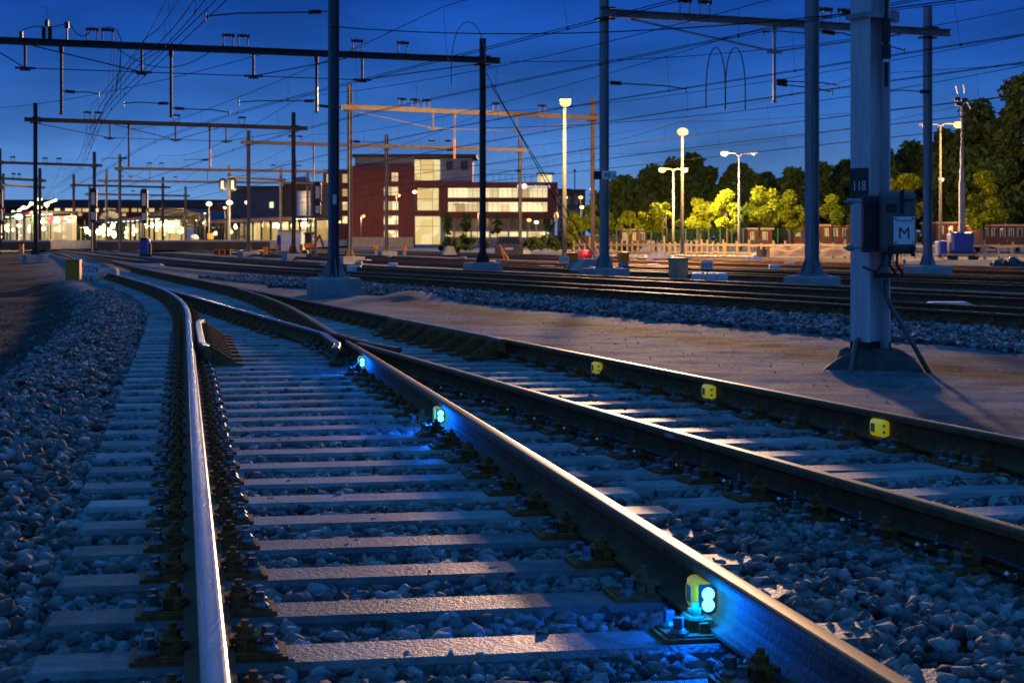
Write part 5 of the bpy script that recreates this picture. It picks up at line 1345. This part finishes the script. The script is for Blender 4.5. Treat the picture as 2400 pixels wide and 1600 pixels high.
for px, py, w, h, mt, nm, lb, cat in ((455, 556, 20, 14, M_tarp, 'white_sack', 'white sack lying on the platform under the arched roof', 'sack'), (493, 554, 13, 14, M_yellow, 'yellow_crate', 'yellow crate on the platform right of the white sack', 'crate')):
    Y = 172; o = empty(nm, at(px, py + h / 2, Y), lb, cat); s = Y / F
    m = MB(); 
    if nm == 'white_sack': m.sphere((0, 0, h * s * .5), w * s * .5, 10, .7); m.sphere((w * s * .3, 0, h * s * .35), w * s * .3, 8, .8)
    else: rounded_box(m, (0, 0, h * s / 2), (w * s, .4, h * s), .04)
    m.build('body', mt, o)
o = thing_at('buffer_frame', 520, 108, 'low rusty lattice frame with yellow edges between far tracks', 'frame')
for k in range(3): pb(o, 'panel', M_rust, [(502 + k * 13, 513 + k * 13, 586, 597)], 108, .2)
pb(o, 'rail', M_yellow, [(501, 541, 584.5, 586), (501, 541, 597, 598.5)], 107.8, .3)

# ------------------------------------------------------------------ fences, houses, mobile light mast, clutter
def fl(px): return float(np.interp(px, [1330, 1700, 2420], [128, 120, 100]))
fo = empty('timber_fence', (xs(1850, 116), 116, -.35), 'pale timber post and rail fence along the far side of the yard', 'fence')
pxs = list(np.arange(1345, 1700, 12.5)) + list(np.arange(1700, 2100, 28)) + list(np.arange(2110, 2440, 33))
for i, px in enumerate(pxs):
    Y = fl(px); m = MB(); h = 1.12 + .12 * math.sin(i * 2.3) + (.25 if i % 7 == 3 and px < 1700 else 0); p = rel(fo, (xs(px, Y), Y, -.4))
    m.bar(p, p + Vector((.02 * math.sin(i), 0, h + .1)), .11); m.build('post', M_wood, fo)
for h, c in ((.93, 0), (.42, 1)):
    m = MB()
    for a, b in zip(pxs[:-1], pxs[1:]):
        j = .03 * math.sin(a * .7 + c); m.bar(rel(fo, (xs(a, fl(a)), fl(a) - .07, h - .35 + j)), rel(fo, (xs(b, fl(b)), fl(b) - .07, h - .35 + j * .4)), .03, .15)
    m.build('rail', M_wood, fo)
fd = thing_at('mesh_fence', 1900, 127, 'tall dark green mesh fence behind the timber fence', 'fence')
m = MB()
for px in range(1445, 2440, 27): p = (xs(px, 133), 133, 0); m.bar(rel(fd, (p[0], 133, -.3)), rel(fd, (p[0], 133, 1.75)), .07)
m.build('post', M_green, fd); m = MB()
for k in range(13): m.bar(rel(fd, (xs(1445, 133), 133.05, -.2 + k * .155)), rel(fd, (xs(2440, 133), 133.05, -.2 + k * .155)), .014)
m.build('mesh', M_green, fd)
bf = thing_at('board_fence', 1270, 150, 'dark brown close board fence and hedge line before the office building', 'fence')
pb(bf, 'boards', mat('dark_boards', (.07, .045, .025), .8, 0, .5, 2.5, 0, 10, .2, stretch=(3, 1, .2)), [(1290, 1450, 552, 585)], 152, .1); pb(bf, 'boards', M_wood, [(815, 968, 556, 580)], 170, .1)
for px, w, lb in ((1085, 75, 'dark hedge before the office building, left of the parked car'), (1275, 60, 'dark hedge right of the orange lit mast')):
    Y = 150; tree(px, 554, w, 588, Y, M_leafD, lb, 2600, 'dark hedges', .22, False)
for x0, x1, yt, Y, lb in ((1455, 1515, 540, 160, 'low house front lit orange behind the trees, left of the bright yellow tree'), (1752, 1810, 538, 158, 'small lit house front behind the green tree right of the white lamp post'), (1860, 1992, 530, 160, 'wide yellow lit house front between the grey mast and mast 118'),
                          (2070, 2130, 536, 158, 'lit house front right of the switch box'), (2195, 2285, 524, 162, 'orange lit timber house behind the blue trailer'), (2300, 2420, 530, 156, 'dark brick house at the right edge with pale boards')):
    o = thing_at('house', (x0 + x1) / 2, Y, lb, 'house', 'houses behind the mesh fence'); dark = x0 == 2300
    pb(o, 'wall', M_brick, [(x0, x1, yt, 578)], Y, 6); pb(o, 'eaves', M_wood, [(x0 - 3, x1 + 3, yt - 4, yt)], Y, 6.6, -.4)
    n = max(2, int((x1 - x0) / 20))
    for k in range(n):
        x = x0 + (k + .25) * (x1 - x0) / n
        pb(o, 'window', E_house if not dark and k % 3 != 2 else M_glassd, [(x, x + 9, yt + 6, yt + 24)], Y, .2, -.1)
        pb(o, 'window_frame', M_white, [(x - 1, x, yt + 5, yt + 25), (x + 9, x + 10, yt + 5, yt + 25), (x, x + 9, yt + 5, yt + 6), (x + 4, x + 5, yt + 6, yt + 24)], Y, .2, -.15)
    lampobj(o, rel(o, (xs((x0 + x1) / 2, Y), Y - 2.2, 1.9)), 130 if not dark else 30, SOD, .1)
mt = thing_at('mobile_light_mast', 2255, 104, 'blue trailer carrying a tall telescopic light mast, behind the timber fence', 'light mast')
m = MB(); s = 104 / F
rounded_box(m, (0, .3, 1.05), (70 * s * .78, 1.1, 1.25), .15); rounded_box(m, (-1.15, .3, .72), (.55, .9, .95), .1); m.build('body', M_bluep, mt)
m = MB(); m.box((0, .1, .38), (2.4, .9, .1)); m.build('chassis', M_wood, mt)
m = MB()
for dx in (-.6, .6): m.cyl((0, 0, 0), .3, .22, 16, None, Matrix.Translation((dx, -.1, .22)) @ Matrix.Rotation(math.pi / 2, 4, 'X'))
m.build('wheel', M_black, mt)
m = MB(); z = 1.7
for w, y1 in ((.30, 425), (.22, 395), (.16, 345), (.11, 238)): z1 = zs(y1, 104) + .3; m.box((.06, .3, (z + z1) / 2), (w, w, z1 - z)); z = z1 - .002
m.build('telescopic_mast', M_galv, mt)
m = MB(); zt = z + .15
for dx, dz, a in ((-.30, .0, .3), (-.22, -.28, .2), (.12, -.05, -.6)): m.box((dx + .06, .2, zt + dz), (.34, .2, .22))
m.build('floodlight', M_black, mt)
m = MB()
for a, b in (((-.2, .3), (-.3, .75)), ((.2, .35), (.12, .85)), ((.3, -.1), (.55, -.55))): m.bar((a[0], .2, zt + a[1]), (b[0], .2, zt + b[1]), .14, .05)
m.build('panel', M_white, mt)
car = empty('parked_car', (xs(1193, 112), 112, -.28), 'dark parked hatchback seen from behind near the orange lit mast', 'car')
m = MB(); body = [(-.88, .25), (.88, .25), (.90, .62), (.84, .95), (.64, 1.42), (-.64, 1.42), (-.84, .95), (-.90, .62)]
m.prism(body, 3.6, Matrix.Translation((0, 1.8, 0))); m.build('body', mat('dark_car_paint', (.06, .06, .075), .25, .4, .1, 3, 0, 10, .5, coat=.6), car)
m = MB(); m.prism([(-.72, .98), (.72, .98), (.58, 1.34), (-.58, 1.34)], .06, Matrix.Translation((0, -.02, 0))); m.build('rear_window', M_glassd, car)
m = MB(); m.box((0, -.03, .66), (.52, .03, .13)); m.build('registration_plate', M_sign, car)
for dx in (-.74, .74): m = MB(); m.box((dx, -.02, .80), (.2, .05, .16)); m.build('tail_light', M_red, car)
for dx in (-.78, .78):
    for dy in (.55, 2.9): m = MB(); m.cyl((0, 0, 0), .31, .2, 16, None, Matrix.Translation((dx - .1, dy, .30)) @ Matrix.Rotation(math.pi / 2, 4, 'Y')); m.build('wheel', M_black, car)
o = empty('dwarf_signal', (xs(1371, 72), 72, -.25), 'low dwarf signal glowing red beside a yellow cabinet', 'signal')
m = MB(); m.box((.0, .12, .3), (.4, .3, .6)); m.prism([(-.26, .5), (.26, .5), (.26, .86), (-.26, .86)], .22, Matrix.Translation((.03, .12, -.1))); m.build('housing', M_black, o)
m = MB(); m.sphere((0, -.04, zs(591, 72) + .25), .10, 12); m.build('lens', E_red, o, smooth=True); lampobj(o, (0, -.3, zs(591, 72) + .25), 60, (1, .02, .03), .1)
def heap(px, py, Y, w, h, m_, label, seed, name='rubbish_heap', cat='heap', d=1.0):
    r = np.random.default_rng(seed); o = empty(name, (xs(px, Y), Y, zs(py, Y)), label, cat); b = MB()
    nx_, ny_ = 15, 9; vs = []
    for j in range(ny_):
        for i in range(nx_):
            u, v = i / (nx_ - 1) * 2 - 1, j / (ny_ - 1) * 2 - 1; k = max(0, 1 - u * u) * max(0, 1 - v * v)
            vs.append((u * w / 2, v * d / 2, h * (k ** .5) * r.uniform(.55, 1.05) - .12))
    b.add(vs, [(j * nx_ + i, j * nx_ + i + 1, (j + 1) * nx_ + i + 1, (j + 1) * nx_ + i) for j in range(ny_ - 1) for i in range(nx_ - 1)])
    b.build('cover', m_, o); return o
heap(1545, 603, 92, 1.3, .42, M_tarp, 'crumpled pale tarpaulin on the ground before the timber fence', 1, 'tarpaulin', 'tarpaulin')
heap(1492, 604, 94, 1.1, .2, M_wood, 'flat pile of boards left of the crumpled tarpaulin', 2, 'board_pile', 'pile')
heap(1768, 607, 88, 1.0, .28, mat('blue_tarp', (.22, .28, .5), .5, 0, .3, 3), 'folded bluish tarpaulin by a grey bin', 3, 'tarpaulin', 'tarpaulin')
heap(2365, 632, 66, 1.7, .62, M_rubbish, 'heap of black sacks at the right edge beside the tracks', 4, 'sack_heap', 'heap', 1.2)
heap(1900, 596, 112, 7.5, .75, mat('rubble_sand', (.36, .27, .2), .9, 0, .4, 2, .4, 12, .2), 'long low heap of sandy rubble behind the timber fence', 5, 'rubble_heap', 'heap', 2.0)
heap(960, 715 - 30, 40.5, .1, .02, M_conc, '', 6) if False else None
o = empty('grey_bin', (xs(1784, 90), 90, -.3), 'small grey bin beside a timber post before the fence', 'bin')
m = MB(); m.cyl((0, 0, 0), .22, .72, 14, .25); m.cyl((0, 0, .72), .26, .05, 14); m.build('body', M_dgrey, o); m = MB(); m.bar((.34, 0, 0), (.34, 0, .85), .18); m.build('post', M_wood, o)
o = empty('low_retaining_wall', (xs(1900, 84), 84, -.3), 'low timber edging wall along the outermost track', 'wall')
m = MB(); m.bar(rel(o, (xs(1590, 96), 96, -.12)), rel(o, (xs(2120, 80), 80, -.12)), .15, .40); m.build('boards', M_wood, o)
for k, (px, lb) in enumerate(((2118, 'pale stacked blocks at the foot of the right gantry mast'), (1212, 'orange work barrier leaning by the parked car'))):
    if k == 0:
        o = empty('block_stack', (xs(2070, 78), 78, -.3), lb, 'blocks'); m = MB()
        for i in range(7): m.box((-.6 + (i % 4) * .36 + (i // 4) * .15, 0, .17 + .30 * (i // 4)), (.33, .3, .28), .1 * math.sin(i))
        m.build('block', M_conc, o)
    else:
        o = empty('work_barrier', (xs(1180, 96), 96, -.28), lb, 'barrier'); m = MB(); m.bar((-.18, 0, .95), (.1, 0, 0), .06); m.bar((-.2, 0, .95), (.3, -.3, .1), .05); m.box((0, 0, .06), (.6, .3, .10)); m.build('frame', M_yellow, o)
# black hoses lying by the thick dark mast
for k, (x0, x1, py) in enumerate(((632, 745, 646), (628, 735, 674))):
    Y = 1.28 * F / (py - HY); o = empty('hose', at((x0 + x1) / 2, py, Y), ('black hose' if k else 'thick black cable') + (' lying on the sand before the foundation of the thick dark mast' if k else ' lying on the ballast left of the thick dark mast'), 'hose')
    m = MB(); m.tube([rel(o, at(x0 + (x1 - x0) * t, py + 3 * math.sin(t * 5), Y)) + Vector((0, .1 * math.sin(t * 7), .03)) for t in np.linspace(0, 1, 14)], .045, 6); m.build('tube', M_black, o)

rs = random.Random(21)
for i in range(22):  # pale boxes added to stand for small highlights among the tracks
    Y = rs.uniform(62, 110); px = rs.uniform(720, 1900); o = empty('highlight_box', (xs(px, Y), Y, -.24), 'small pale box added for a highlight among the far yard tracks', 'highlight box', 'added small pale boxes among the far tracks')
    m = MB(); rounded_box(m, (0, 0, .12), (rs.uniform(.25, .6), .3, rs.uniform(.16, .34)), .04); m.build('lid', M_white if rs.random() < .6 else M_plat, o, (0, 0, 0), rs.uniform(-.4, .4))
